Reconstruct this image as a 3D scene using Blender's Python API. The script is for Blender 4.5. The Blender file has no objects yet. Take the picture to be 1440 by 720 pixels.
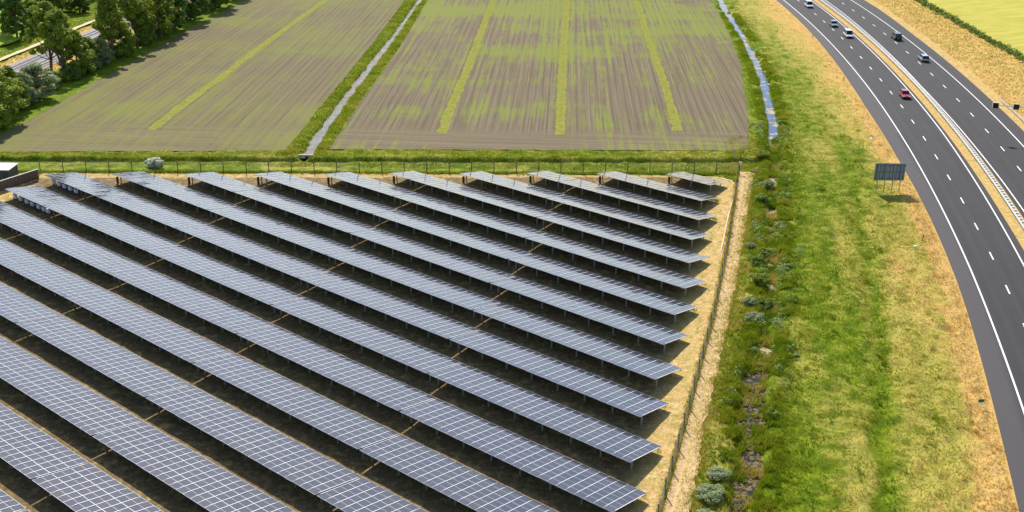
import bpy, bmesh, math, random
import numpy as np
from mathutils import Matrix, Vector
R_ = math.radians
random.seed(7); rng = np.random.RandomState(11)
SC = bpy.context.scene
COL = SC.collection

# ------------------------------------------------------------------ camera
F, PITCH, ROLL, CH = 1558.25, 0.39428, 0.01466, 59.768
c_, s_ = math.cos(PITCH), math.sin(PITCH)
fw = np.array([0, c_, -s_]); up = np.array([0, s_, c_]); rt = np.array([1., 0, 0])
cr, sr = math.cos(ROLL), math.sin(ROLL)
CX, CY_ = cr*rt + sr*up, -sr*rt + cr*up
CAMR = np.array([CX, CY_, fw])
cd = bpy.data.cameras.new('camera'); cam = bpy.data.objects.new('camera', cd); COL.objects.link(cam)
m = Matrix.Identity(4)
for i in range(3):
    m[i][0] = CX[i]; m[i][1] = CY_[i]; m[i][2] = -fw[i]
m[2][3] = CH
cam.matrix_world = m
cd.sensor_width = 36; cd.lens = F/1440*36; cd.clip_end = 12000; cd.clip_start = 1
SC.camera = cam

# ------------------------------------------------------------------ light
SUN_AZ, SUN_EL = R_(-13.8), R_(43)       # azimuth from +Y towards +X
w = bpy.data.worlds.new('World'); SC.world = w; w.use_nodes = True
nt = w.node_tree; bg = nt.nodes['Background']
sky = nt.nodes.new('ShaderNodeTexSky'); sky.sky_type = 'NISHITA'; sky.sun_disc = False
sky.sun_elevation = SUN_EL; sky.sun_rotation = SUN_AZ; sky.dust_density = 1.0; sky.air_density = 1.0
nt.links.new(sky.outputs[0], bg.inputs[0]); bg.inputs[1].default_value = 0.12
sl = bpy.data.lights.new('sun', 'SUN'); sl.energy = 4.6; sl.angle = R_(0.55); sl.color = (1, .93, .83)
so = bpy.data.objects.new('sun', sl); COL.objects.link(so)
sd = Vector((math.sin(SUN_AZ)*math.cos(SUN_EL), math.cos(SUN_AZ)*math.cos(SUN_EL), math.sin(SUN_EL)))
so.rotation_euler = sd.to_track_quat('Z', 'Y').to_euler(); so.location = (0, 0, 90)
SC.view_settings.view_transform = 'Standard'; SC.view_settings.look = 'None'
SC.view_settings.exposure = 0.5; SC.view_settings.gamma = 1
SC.render.engine = 'CYCLES'; SC.cycles.max_bounces = 5; SC.cycles.diffuse_bounces = 2
SC.cycles.transparent_max_bounces = 4

# ------------------------------------------------------------------ survey helpers (ground coordinates in metres)
def at(p, z=0.0):
    d = np.array([(p[0]-720)/F, (360-p[1])/F, 1.0]) @ CAMR
    t = (z-CH)/d[2]; g = d*t; return np.array([g[0], g[1], z])
def ats(L, z=0.0): return np.array([at(p, z)[:2] for p in L])
def topix(P):
    P = np.atleast_2d(P) - np.array([0, 0, CH]); q = P @ CAMR.T
    return np.c_[720+F*q[:, 0]/q[:, 2], 360-F*q[:, 1]/q[:, 2]]

# ------------------------------------------------------------------ noise (numpy)
def vnoise(x, y, seed=0):
    xi = np.floor(x).astype(np.int64); yi = np.floor(y).astype(np.int64)
    fx = x-xi; fy = y-yi; fx = fx*fx*(3-2*fx); fy = fy*fy*(3-2*fy)
    def h(a, b):
        n = (a*374761393 + b*668265263 + seed*144665) & 0x7fffffff
        n = ((n ^ (n >> 13))*1274126177) & 0x7fffffff
        return ((n ^ (n >> 16)) & 0xffff)/65535.0
    return (h(xi, yi)*(1-fx)+h(xi+1, yi)*fx)*(1-fy)+(h(xi, yi+1)*(1-fx)+h(xi+1, yi+1)*fx)*fy
def fbm(x, y, s=1.0, o=4, seed=0):
    r = 0; a = .5; t = 0
    for i in range(o):
        r = r + a*vnoise(x/s*2**i+17*i, y/s*2**i+5*i, seed+i); t += a; a *= .55
    return r/t
def smooth(a, b, x):
    t = np.clip((x-a)/(b-a), 0, 1); return t*t*(3-2*t)
def polyd(x, y, L):
    """distance to a polyline"""
    L = np.asarray(L); d = np.full(np.shape(x), 1e9)
    for a, b in zip(L[:-1], L[1:]):
        ab = b-a; t = np.clip(((x-a[0])*ab[0]+(y-a[1])*ab[1])/(ab@ab), 0, 1)
        d = np.minimum(d, np.hypot(x-a[0]-t*ab[0], y-a[1]-t*ab[1]))
    return d
def inpoly(x, y, P):
    x = np.asarray(x); y = np.asarray(y); c = np.zeros(x.shape, bool); n = len(P)
    for i in range(n):
        x0, y0 = P[i]; x1, y1 = P[(i+1) % n]
        k = ((y0 > y) != (y1 > y)) & (x < (x1-x0)*(y-y0)/((y1-y0) if y1 != y0 else 1e-9)+x0)
        c ^= k
    return c

# ------------------------------------------------------------------ materials
def mat(name, col, rough=.8, metal=0, spec=.5):
    m = bpy.data.materials.new(name); m.use_nodes = True
    b = m.node_tree.nodes['Principled BSDF']
    b.inputs['Base Color'].default_value = (*col, 1); b.inputs['Roughness'].default_value = rough
    b.inputs['Metallic'].default_value = metal; b.inputs['Specular IOR Level'].default_value = spec
    return m
class NT:
    def __init__(s, m): s.t = m.node_tree; s.b = s.t.nodes['Principled BSDF']
    def n(s, t, **k):
        o = s.t.nodes.new(t)
        for a, b in k.items(): setattr(o, a, b)
        return o
    def l(s, a, b): s.t.links.new(a, b)
    def pos(s):
        g = s.n('ShaderNodeNewGeometry'); return g.outputs['Position']
    def mapn(s, vec, scale=(1, 1, 1), rot=0):
        m = s.n('ShaderNodeMapping'); m.vector_type = 'POINT'
        r = s.n('ShaderNodeVectorRotate'); r.rotation_type = 'Z_AXIS'; r.inputs['Angle'].default_value = rot
        s.l(vec, r.inputs['Vector']); s.l(r.outputs[0], m.inputs['Vector']); m.inputs['Scale'].default_value = scale
        return m.outputs[0]
    def noise(s, vec, scale, detail=3, rough=.55):
        o = s.n('ShaderNodeTexNoise'); s.l(vec, o.inputs['Vector']); o.inputs['Scale'].default_value = scale
        o.inputs['Detail'].default_value = detail; o.inputs['Roughness'].default_value = rough; return o.outputs['Fac']
    def ramp(s, fac, a, b, ca=(0, 0, 0), cb=(1, 1, 1)):
        r = s.n('ShaderNodeValToRGB'); s.l(fac, r.inputs[0]); e = r.color_ramp.elements
        e[0].position = a; e[1].position = b; e[0].color = (*ca, 1); e[1].color = (*cb, 1); return r.outputs[0]
    def mix(s, fac, a, b, mode='MIX'):
        o = s.n('ShaderNodeMix'); o.data_type = 'RGBA'; o.blend_type = mode; o.clamp_factor = True
        if isinstance(fac, (int, float)): o.inputs[0].default_value = fac
        else: s.l(fac, o.inputs[0])
        for q, v in ((6, a), (7, b)):
            if isinstance(v, tuple): o.inputs[q].default_value = (*v, 1)
            else: s.l(v, o.inputs[q])
        return o.outputs[2]
    def math(s, op, a, b=0.0, clamp=False):
        o = s.n('ShaderNodeMath'); o.operation = op; o.use_clamp = clamp
        for q, v in ((0, a), (1, b)):
            if isinstance(v, (int, float)): o.inputs[q].default_value = v
            else: s.l(v, o.inputs[q])
        return o.outputs[0]
    def attr(s, name):
        o = s.n('ShaderNodeAttribute'); o.attribute_name = name; return o.outputs['Fac']
    def col(s, c): s.l(c, s.b.inputs['Base Color'])
    def bump(s, h, strength=.5, dist=.1):
        o = s.n('ShaderNodeBump'); s.l(h, o.inputs['Height']); o.inputs['Strength'].default_value = strength
        o.inputs['Distance'].default_value = dist; s.l(o.outputs[0], s.b.inputs['Normal'])
GREEN = (.22, .29, .008); GREEN2 = (.11, .17, .006); OLIVE = (.38, .33, .055); STRAW = (.52, .37, .11); SAND = (.66, .44, .18)
SANDP = (.70, .50, .27)
def varied(name, col, amp=.25, scale=3, rough=.9, bump=0):
    m = mat(name, col, rough, spec=.2); t = NT(m)
    f = t.noise(t.pos(), scale, 4)
    t.col(t.ramp(f, .3, .7, tuple(c*(1-amp) for c in col), tuple(min(1, c*(1+amp)) for c in col)))
    if bump: t.bump(f, bump, .1)
    return m
def ground_mat():
    m = mat('ground', GREEN, .95, spec=.1); t = NT(m); p = t.pos()
    big = t.noise(p, .06, 3); mid = t.noise(p, .45, 4, .6); fine = t.noise(p, 2.6, 5, .7)
    streak = t.noise(t.mapn(p, (.5, 2.2, 1), .35), .9, 4, .65)
    g = t.mix(t.ramp(mid, .38, .62), GREEN2, GREEN)
    g = t.mix(t.ramp(fine, .3, .75), t.mix(.45, g, (.04, .07, .005)), g)
    olive = t.mix(t.ramp(streak, .35, .65), OLIVE, (.40, .33, .09))
    straw = t.mix(t.ramp(fine, .35, .7), (.56, .34, .11), STRAW)
    dry = t.attr('dry')
    d1 = t.math('ADD', dry, t.math('MULTIPLY', t.math('SUBTRACT', mid, .5), .9))
    d1 = t.math('ADD', d1, t.math('MULTIPLY', t.math('SUBTRACT', streak, .5), .7))
    c = t.mix(t.ramp(d1, .22, .66), g, olive)
    c = t.mix(t.ramp(d1, .74, .95), c, straw)
    # bare sandy soil with dead grass and green sprigs
    sa = t.mix(t.ramp(t.noise(p, 3.4, 6, .8), .38, .60), (.36, .24, .09), SAND)
    sa = t.mix(t.ramp(t.noise(p, 1.1, 4, .7), .50, .66), sa, SANDP)
    sa = t.mix(t.math('MULTIPLY', t.ramp(t.noise(p, .8, 6, .8), .45, .62), .85), sa, (.31, .27, .055))
    s1 = t.math('ADD', t.attr('sand'), t.math('MULTIPLY', t.math('SUBTRACT', fine, .5), .8))
    c = t.mix(t.ramp(s1, .45, .6), c, sa)
    mud = t.mix(t.ramp(fine, .4, .6), (.06, .05, .03), (.30, .24, .13))
    c = t.mix(t.attr('mud'), c, mud)
    dark = t.mix(t.ramp(t.noise(p, 1.4, 5, .75), .35, .65), (.12, .085, .042), (.24, .17, .085))  # darker earth under the panel rows, their shade deepened in the colour
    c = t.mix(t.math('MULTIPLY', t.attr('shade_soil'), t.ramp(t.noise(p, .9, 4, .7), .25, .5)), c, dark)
    t.col(c); t.bump(t.math('ADD', fine, t.math('MULTIPLY', mid, 1.2)), .6, .25)
    return m

# ------------------------------------------------------------------ object helpers
def tag(o, label=None, cat=None, group=None, kind=None):
    if label: o['label'] = label
    if cat: o['category'] = cat
    if group: o['group'] = group
    if kind: o['kind'] = kind
    return o
def link(o, parent=None):
    COL.objects.link(o)
    if parent: o.parent = parent
    return o
def empty(name, loc=(0, 0, 0), rz=0):
    o = bpy.data.objects.new(name, None); o.empty_display_size = .3
    o.location = loc; o.rotation_euler = (0, 0, rz); return link(o)
def mesh(name, V, Fc, mats, parent=None, idx=None, smooth_=False):
    me = bpy.data.meshes.new(name)
    if isinstance(Fc, np.ndarray):
        V = np.asarray(V, dtype=np.float32); n = len(Fc); k = Fc.shape[1]
        me.vertices.add(len(V)); me.vertices.foreach_set('co', V.ravel())
        me.loops.add(n*k); me.loops.foreach_set('vertex_index', Fc.astype(np.int32).ravel())
        me.polygons.add(n); me.polygons.foreach_set('loop_start', np.arange(0, n*k, k, dtype=np.int32))
        me.update(calc_edges=True)
    else:
        me.from_pydata([tuple(map(float, v)) for v in V], [], Fc)
    if not isinstance(mats, (list, tuple)): mats = [mats]
    for q in mats: me.materials.append(q)
    if idx is not None: me.polygons.foreach_set('material_index', np.asarray(idx, dtype=np.int32))
    if smooth_: me.polygons.foreach_set('use_smooth', np.ones(len(me.polygons), bool))
    me.update()
    return link(bpy.data.objects.new(name, me), parent)
class MB:
    def __init__(s): s.V = []; s.F = []; s.I = []
    def box(s, c, d, rz=0, i=0, M=None):
        b = len(s.V); cz, sz = math.cos(rz), math.sin(rz)
        for x, y, z in ((-1,-1,-1),(1,-1,-1),(1,1,-1),(-1,1,-1),(-1,-1,1),(1,-1,1),(1,1,1),(-1,1,1)):
            X, Y, Z = x*d[0]/2, y*d[1]/2, z*d[2]/2
            P = Vector((c[0]+X*cz-Y*sz, c[1]+X*sz+Y*cz, c[2]+Z))
            s.V.append(tuple(M @ P) if M else tuple(P))
        for f in ((0,3,2,1),(4,5,6,7),(0,1,5,4),(1,2,6,5),(2,3,7,6),(3,0,4,7)):
            s.F.append(tuple(b+q for q in f)); s.I.append(i)
        return s
    def tube(s, a, b, r0, r1=None, n=7, i=0, cap=True):
        r1 = r0 if r1 is None else r1; a = Vector(a); b = Vector(b); ax = (b-a).normalized()
        u = ax.orthogonal().normalized(); v = ax.cross(u); k = len(s.V)
        for P, r in ((a, r0), (b, r1)):
            for j in range(n):
                t = 2*math.pi*j/n; s.V.append(tuple(P+u*math.cos(t)*r+v*math.sin(t)*r))
        for j in range(n):
            s.F.append((k+j, k+(j+1) % n, k+n+(j+1) % n, k+n+j)); s.I.append(i)
        if cap:
            s.F.append(tuple(k+n+j for j in range(n))); s.I.append(i)
            s.F.append(tuple(k+n-1-j for j in range(n))); s.I.append(i)
        return s
    def poly(s, pts, i=0):
        k = len(s.V); s.V += [tuple(p) for p in pts]; s.F.append(tuple(range(k, k+len(pts)))); s.I.append(i); return s
    def build(s, name, mats, parent=None, sm=False): return mesh(name, s.V, s.F, mats, parent, s.I, sm)
def jag(L, step=1.0, amp=.3, seed=0, closed=True):
    """subdivide an outline and roughen it"""
    L = [np.array(p[:2], float) for p in L]; out = []; n = len(L)
    for i in range(n if closed else n-1):
        a, b = L[i], L[(i+1) % n]; d = np.linalg.norm(b-a); k = max(1, int(d/step))
        nn = np.array([-(b-a)[1], (b-a)[0]])/max(d, 1e-6)
        for j in range(k):
            p = a+(b-a)*j/k
            out.append(p+nn*amp*2*(fbm(np.array([p[0]]), np.array([p[1]]), 1.6, 3, seed)[0]-.5))
    if not closed: out.append(L[-1])
    return out
def sheet(name, L, z, m, kind='structure', parent=None):
    bm = bmesh.new(); vs = [bm.verts.new((p[0], p[1], z)) for p in L]
    f = bm.faces.new(vs)
    if f.normal.z < 0 or f.calc_area() == 0: pass
    bmesh.ops.triangulate(bm, faces=[f]); bm.normal_update()
    up_ = sum(q.normal.z*q.calc_area() for q in bm.faces)
    if up_ < 0: bmesh.ops.reverse_faces(bm, faces=bm.faces[:])
    me = bpy.data.meshes.new(name); bm.to_mesh(me); bm.free(); me.materials.append(m)
    o = link(bpy.data.objects.new(name, me), parent)
    if kind and not parent: o['kind'] = kind
    return o
def ribbon(name, L, wl, wr, z, m, kind='structure', parent=None, amp=0, step=1.0):
    L = np.asarray(L, float)
    # resample
    seg = np.linalg.norm(np.diff(L, axis=0), axis=1); s = np.r_[0, np.cumsum(seg)]
    n = max(2, int(s[-1]/step)); q = np.linspace(0, s[-1], n)
    P = np.c_[np.interp(q, s, L[:, 0]), np.interp(q, s, L[:, 1])]
    T = np.gradient(P, axis=0); T /= np.linalg.norm(T, axis=1)[:, None]; N = np.c_[-T[:, 1], T[:, 0]]
    wl = np.interp(q, np.linspace(0, s[-1], len(wl)), wl) if hasattr(wl, '__len__') else np.full(n, wl)
    wr = np.interp(q, np.linspace(0, s[-1], len(wr)), wr) if hasattr(wr, '__len__') else np.full(n, wr)
    if amp:
        wl = wl+amp*2*(fbm(P[:, 0], P[:, 1], 1.7, 3, 3)-.5); wr = wr+amp*2*(fbm(P[:, 0], P[:, 1], 1.7, 3, 9)-.5)
    A = P+N*wl[:, None]; B = P-N*wr[:, None]
    V = np.zeros((2*n, 3)); V[0::2, :2] = A; V[1::2, :2] = B; V[:, 2] = z
    Fc = np.array([(2*i, 2*i+1, 2*i+3, 2*i+2) for i in range(n-1)])
    o = mesh(name, V, Fc, m, parent)
    if kind and not parent: o['kind'] = kind
    return o

# ------------------------------------------------------------------ survey lines
RC = np.array([-1021.605, 368.574]); RR = 1112.394
def road_xy(off, s):
    th = s/RR; return np.array([RC[0]+(RR+off)*math.cos(th), RC[1]+(RR+off)*math.sin(th)])
def road_off(x, y): return np.hypot(x-RC[0], y-RC[1])-RR
def road_s(x, y): return np.arctan2(y-RC[1], x-RC[0])*RR
ledge = [(1092,0),(1150,55),(1190,110),(1215,150),(1262,220),(1290,270),(1310,310),(1330,355),(1345,395),(1362,440),(1380,510),(1400,585),(1415,640),(1432,720)]
G_ = ats(ledge); LE_s = road_s(G_[:, 0], G_[:, 1])[::-1]; LE_o = road_off(G_[:, 0], G_[:, 1])[::-1]
k_ = np.array([.25, .5, .25]); LE_o = np.convolve(np.r_[LE_o[0], LE_o, LE_o[-1]], k_, 'valid')
def left_edge(s): return np.interp(s, LE_s, LE_o)
def right_edge(s): return np.interp(s, [-200, -120, -60, -20], [20.4, 20.6, 21.0, 22.0])
DITCH = ats([(980,-60),(1010,-10),(1020,13),(1033,32),(1048,55),(1063,87),(1073,110),(1080,140),(1087,173),(1088,207),(1090,230),(1087,250),(1083,275),
    (1084,302),(1084,340),(1083,382),(1086,400),(1083,430),(1080,460),(1074,491),(1066,517),(1058,545),(1054,570),(1054,600),(1057,630),(1054,660),(1044,694),(1038,730),(1030,790)])
CDITCH = ats([(428,219),(454,179),(485,137),(518,94),(556,46),(587,2),(620,-46)])
XDITCH = ats([(-60,223),(0,223.5),(300,224),(700,225),(1050,226),(1088,226)])
SWALE = ats([(1176,190),(1182,208),(1201,254),(1213,312),(1222,367),(1228,410),(1236,463),(1243,557),(1239,615),(1247,673),(1243,740)])
PATHR = ats([(1068,232),(1063,239),(1057,259),(1054,284),(1051,300),(1042,358),(1033,407),(1024,450),(1009,525),(990,600),(984,652),(971,705),(962,760)])
FENCE_R = np.array([(38.7,181.8),(34.3,162.3),(30.8,147.2),(27.8,135.3),(25.9,127.5),(24.5,122.3),(18.7,101.2),(14.2,85.4),(11.5,76)])
FENCE_T = np.array([(-100,176.5),(-46.8,178.8),(38.7,181.8)])
YARD = [(-130,176.3),(-46.8,178.4),(30,180.8),(36,180.0),(37.6,177)]+[tuple(p) for p in FENCE_R[1:]]+[(8,62),(-130,62)]
TRACK = [tuple(p) for p in FENCE_R]+[(9,66),(16,66)]+[tuple(p) for p in PATHR[::-1]]
EA = -0.88423; ev = np.array([math.sin(EA), math.cos(EA)]); nv = np.array([math.cos(EA), -math.sin(EA)])
RAIL = np.array([(-122,170),(-115.6,232),(-113.2,252),(-111.7,268),(-109.9,290),(-108.0,304),(-104,345),(-99,400)])
FAZ = .0444
fdir = np.array([math.sin(FAZ), math.cos(FAZ)])

def ext(p, d, L): return (p[0]+d[0]*L, p[1]+d[1]*L)
we = ats([(400,212),(420,190),(443,160),(485,110),(527,58),(566,4)])
ww = ats([(-60,214),(0,189),(46,166),(117,126),(192,83),(258,46),(308,20),(350,-3)])
fW = [tuple(p) for p in ww]+[ext(ww[-1], (-.005, 1), 40), ext(we[-1], fdir, 40)]+[tuple(p) for p in we[::-1]]
ee = ats([(462,210),(485,179),(502,151),(539,101),(568,56),(599,4)])
er = ats([(1050,212),(1053,206),(1053,167),(1049,142),(1043,96),(1028,54),(1012,20),(1001,0)])
fE = [tuple(p) for p in ee]+[ext(ee[-1], fdir, 40), ext(er[-1], (-.1, 1), 40)]+[tuple(p) for p in er[::-1]]
HEDGE = ats([(1180,-70),(1225,-40),(1278,-6),(1330,23),(1372,48),(1440,86),(1500,122)])
# ------------------------------------------------------------------ ground
def axis(segs):
    out = []
    for a, b, st in segs: out.append(np.arange(a, b, st))
    return np.concatenate(out+[np.array([segs[-1][1]])])
xs = axis([(-4000,-400,600),(-400,-160,30),(-160,-40,1.6),(-40,-14,.5),(-14,12,1.3),(12,72,.4),(72,150,1.1),(150,260,5),(260,4000,600)])
ys = axis([(-600,60,60),(60,74,4),(74,205,.4),(205,400,1.2),(400,520,8),(520,6000,600)])
X, Y = np.meshgrid(xs, ys)
near = (X > -160) & (X < 150) & (Y < 400) & (Y > 60)
dD = polyd(X, Y, DITCH); dC = polyd(X, Y, CDITCH); dX = polyd(X, Y, XDITCH); dS = polyd(X, Y, SWALE)
off = road_off(X, Y); sarc = road_s(X, Y)
Z = np.zeros_like(X)
roadm = (off > left_edge(sarc)-.9) & (off < right_edge(sarc)+.9)
yard = inpoly(X, Y, YARD); track = inpoly(X, Y, TRACK)
ditchx = np.interp(Y.ravel(), DITCH[::-1, 1], DITCH[::-1, 0]).reshape(Y.shape)
leo = left_edge(sarc)
edge_x = np.interp(Y.ravel(), [road_xy(left_edge(s), s)[1] for s in np.arange(-320, 20, 10)], [road_xy(left_edge(s), s)[0] for s in np.arange(-320, 20, 10)]).reshape(Y.shape)
tv = (X-ditchx)/np.maximum(edge_x-ditchx, 1)      # 0 at the ditch, 1 at the road edge
verge = (tv > 0) & ~roadm & (Y > 60)
n1 = fbm(X, Y, 1.3, 3, 1); n2 = fbm(X, Y, 7, 3, 4)
rough = np.where(yard | track, .06, np.where(roadm, 0, .34))
Z += np.where(near, rough*(n1-.5)*2 + np.where(verge, .5, .1)*(n2-.5), 0)
fieldm = inpoly(X, Y, fW) | inpoly(X, Y, fE) | inpoly(X, Y, [tuple(p) for p in HEDGE+np.array([2.2, 1.0])]+[(420, 260), (420, 560), (150, 560)])
Z = np.where(fieldm, -.12, np.where(inpoly(X, Y, TRACK), Z*.4-.03, Z))
Z -= np.where(near, .30*np.exp(-(dS/1.2)**2), 0)
dDn = dD+1.7*(fbm(X, Y, 2.0, 3, 61)-.5)+.15*smooth(122, 112, Y)+.9*smooth(113, 121, Y)*smooth(126, 121, Y)+.55*smooth(95, 84, Y)+.5*smooth(190, 200, Y)+1.2*smooth(118, 124, Y)*smooth(196, 188, Y)*(.35+fbm(X, Y, 6, 2, 62))*.8
Z -= 1.15*smooth(2.35, .75, dDn)*near
dCn = dC+.35+1.1*(fbm(X, Y, 2.2, 3, 66)-.5)+.25*smooth(230, 330, Y)
Z -= 1.1*smooth(1.9, .6, dCn)*near*(Y > 180)
Z -= 1.05*smooth(1.7, .45, dX)*near
Z = np.where(roadm & (X > 40), -.06, Z)
Z = np.where((polyd(X, Y, RAIL) < 4.6) & near, .0, Z)
dry = np.where(verge, .18+.50*smooth(.25, .95, tv), 0.12)
far_t = smooth(215, 330, Y)
dry = np.where(verge, dry+.24*far_t*smooth(.0, .35, tv)+.04, dry)
dry += np.where(verge, .55*smooth(4.2, .6, leo-off), 0)
dry += np.where(verge, .55*(fbm(off/2.6, sarc/16, 1, 3, 71)-.5)+.45*(fbm(off/7, sarc/20, 1, 3, 72)-.45), 0)
dry -= .26*np.exp(-(dS/1.1)**2)
dry += np.where((off > right_edge(sarc)) & (X > 40), .50+.5*smooth(6, 1.5, off-right_edge(sarc)), 0)
dry = np.where((off > leo-1.2) & (off < right_edge(sarc)+1.2) & (X > 40), 1.1, dry)
dR = polyd(X, Y, RAIL)
dry = np.where((X < -98), .12+.95*smooth(11, 5, dR), dry)
bank = (dD < 9) & (X < ditchx) & ~yard & ~track & (Y < 205)
dry = np.where(bank, .40+.3*(n2-.4), dry)
strip = (Y > 176) & (Y < 196) & (X < 40) & ~yard
dry = np.where(strip, .22+.25*smooth(.5, .75, n2), dry)
dry = np.clip(dry, 0, 1.2)
sand = (yard & near)*1.0
sand = np.where((off > 5) & (off < 8.2) & (X > 40), .62, sand)
sand = np.where((X > 40) & (verge) & (leo-off < 1.6) & (leo-off > -2), .55, sand)
sand = np.where((X > 40) & (off > right_edge(sarc)-.5) & (off-right_edge(sarc) < 3.0), .6, sand)
sand = np.where((X < -98) & (dR < 5.5), .55, sand)
mud = smooth(1.7, .9, dDn)*1.0
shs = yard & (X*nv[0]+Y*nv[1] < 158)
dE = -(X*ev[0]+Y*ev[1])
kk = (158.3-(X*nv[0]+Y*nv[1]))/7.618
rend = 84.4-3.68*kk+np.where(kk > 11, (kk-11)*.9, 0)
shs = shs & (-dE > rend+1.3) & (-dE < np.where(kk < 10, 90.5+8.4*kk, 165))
shade_soil = shs*smooth(.0, 3.0, -dE-rend-1.0)  # where soil colour carries painted row shade, fading in from the right ends
nx, ny = len(xs), len(ys)
V = np.c_[X.ravel(), Y.ravel(), Z.ravel()]
i0 = (np.arange(ny-1)[:, None]*nx+np.arange(nx-1)[None]).ravel()
Fg = np.c_[i0, i0+1, i0+nx+1, i0+nx]
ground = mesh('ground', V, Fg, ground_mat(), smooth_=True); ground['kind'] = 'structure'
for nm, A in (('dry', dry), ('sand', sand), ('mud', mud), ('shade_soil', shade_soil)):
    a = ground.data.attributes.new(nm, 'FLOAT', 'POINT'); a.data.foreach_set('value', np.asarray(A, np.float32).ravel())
def gz(x, y):
    x = np.asarray(x, float); y = np.asarray(y, float)
    i = np.clip(np.searchsorted(xs, x)-1, 0, nx-2); j = np.clip(np.searchsorted(ys, y)-1, 0, ny-2)
    a = (x-xs[i])/(xs[i+1]-xs[i]); b = (y-ys[j])/(ys[j+1]-ys[j])
    return (Z[j, i]*(1-a)+Z[j, i+1]*a)*(1-b)+(Z[j+1, i]*(1-a)+Z[j+1, i+1]*a)*b
def gA(A, x, y):
    i = np.clip(np.searchsorted(xs, x)-1, 0, nx-2); j = np.clip(np.searchsorted(ys, y)-1, 0, ny-2); return A[j, i]

# ------------------------------------------------------------------ fields
def field_mat(name, head_y, soil, soil2, green, gb, fgk=.2):
    m = mat(name, soil, .95, spec=.15); t = NT(m); p = t.pos()
    q = t.mapn(p, (1, 1, 1), FAZ)
    r1 = t.noise(t.mapn(p, (1, .008, 1), FAZ), 2.6, 4, .7)
    r2 = t.noise(t.mapn(p, (1, .015, 1), FAZ), .75, 4, .65)
    h1 = t.noise(t.mapn(p, (.012, 1, 1), FAZ), 1.6, 4, .65)
    big = t.noise(p, .028, 4, .65); mid = t.noise(p, .25, 4, .65)
    sep = t.n('ShaderNodeSeparateXYZ'); t.l(p, sep.inputs[0])
    hd = t.math('MULTIPLY', t.math('SUBTRACT', head_y, sep.outputs[1]), .18, True)   # 1 in the headland
    row = t.mix(hd, r1, h1)
    c = t.mix(t.ramp(row, .34, .64), soil, soil2)
    wv = t.n('ShaderNodeTexWave'); wv.wave_type = 'BANDS'; wv.bands_direction = 'X'; t.l(q, wv.inputs['Vector']); wv.inputs['Scale'].default_value = .21; wv.inputs['Distortion'].default_value = .5; wv.inputs['Detail'].default_value = 3; wv.inputs['Detail Scale'].default_value = .1
    c = t.mix(t.math('MULTIPLY', t.ramp(wv.outputs['Fac'], .0, .35, (1, 1, 1), (0, 0, 0)), t.math('SUBTRACT', .40, t.math('MULTIPLY', hd, .40))), c, tuple(x*.5 for x in soil))
    c = t.mix(t.ramp(t.noise(p, 1.5, 5, .75), .3, .7), t.mix(.35, c, tuple(x*.55 for x in soil)), c)
    r3 = t.noise(t.mapn(p, (1, .04, 1), FAZ), 1.6, 5, .75)
    g = t.math('ADD', t.math('MULTIPLY', r2, .75), t.math('MULTIPLY', big, .85))
    g = t.math('ADD', g, t.math('MULTIPLY', t.math('SUBTRACT', r3, .5), .75))
    g = t.math('ADD', g, t.math('MULTIPLY', t.math('SUBTRACT', mid, .5), .22))
    bnd = t.n('ShaderNodeTexNoise'); bnd.noise_dimensions = '1D'; t.l(sep.outputs[1], bnd.inputs['W']); bnd.inputs['Scale'].default_value = .035; bnd.inputs['Detail'].default_value = 2
    g = t.math('ADD', g, t.math('MULTIPLY', t.math('SUBTRACT', bnd.outputs['Fac'], .5), .40))
    g = t.math('ADD', g, t.math('MULTIPLY', t.math('MULTIPLY', t.math('SUBTRACT', sep.outputs[1], 225), .0085, True), fgk))
    c = t.mix(t.math('MULTIPLY', t.ramp(g, gb, gb+.70), .66), c, green)
    t.col(c); t.bump(row, .7, .12)
    return m
FSOIL, FSOIL2, FG = (.125, .096, .060), (.225, .180, .108), (.185, .235, .016)
mfE = field_mat('field soil east', 209.0, FSOIL, FSOIL2, FG, .84, .19)
mfW = field_mat('field soil west', 209.0, (.125, .10, .056), (.215, .178, .095), (.18, .20, .03), .70, .0)
sheet('field', jag(fW, 1.0, .35, 2), .03, mfW)
sheet('field', jag(fE, 1.0, .35, 5), .034, mfE)
mfy = mat('ripe crop', (.42, .38, .08), .95, spec=.1); t = NT(mfy); p = t.pos()
c = t.mix(t.ramp(t.noise(t.mapn(p, (.25, 1, 1), -.45), .35, 4, .6), .3, .7), (.33, .34, .04), (.50, .42, .10))
t.col(c); t.bump(t.noise(p, 1.5, 4), .5, .2)
hx = [tuple(p) for p in HEDGE+np.array([2.2, 1.0])]
sheet('field', jag(hx+[(420, 260), (420, 560), (150, 560)], 3, .5, 8), .02, mfy)
mead = mat('meadow grass', (.27, .37, .03), .95, spec=.1); t = NT(mead); t.col(t.ramp(t.noise(t.pos(), .3, 5, .7), .3, .7, (.19, .29, .015), (.32, .42, .04)))
sheet('meadow', jag([(-400, 470)]+[tuple(p) for p in ats([(-60,95),(-20,72),(20,62),(55,45),(70,30),(60,0),(50,-40)])]+[(-190, 470)], 2, .6, 9), .45, mead)

gstrip = mat('strip grass', GREEN, .95, spec=.1); t = NT(gstrip)
t.col(t.mix(t.ramp(t.noise(t.pos(), .9, 5, .7), .42, .62), (.18, .22, .022), (.29, .245, .065)))
TR = [ats([(213,183),(250,153),(310,110),(360,70.5),(458,0),(520,-44)]), ats([(621,188),(631,158),(660,92),(676,46),(693,3),(706,-30)]),
      ats([(788,190),(789,140),(793,60),(797,0),(799,-30)]), ats([(953,184),(935,120),(912,56),(895,0),(885,-30)])]
for L in TR: ribbon('grass_strip', L, .95, .95, .05, gstrip, kind='stuff', amp=.45, step=.7)

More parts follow.
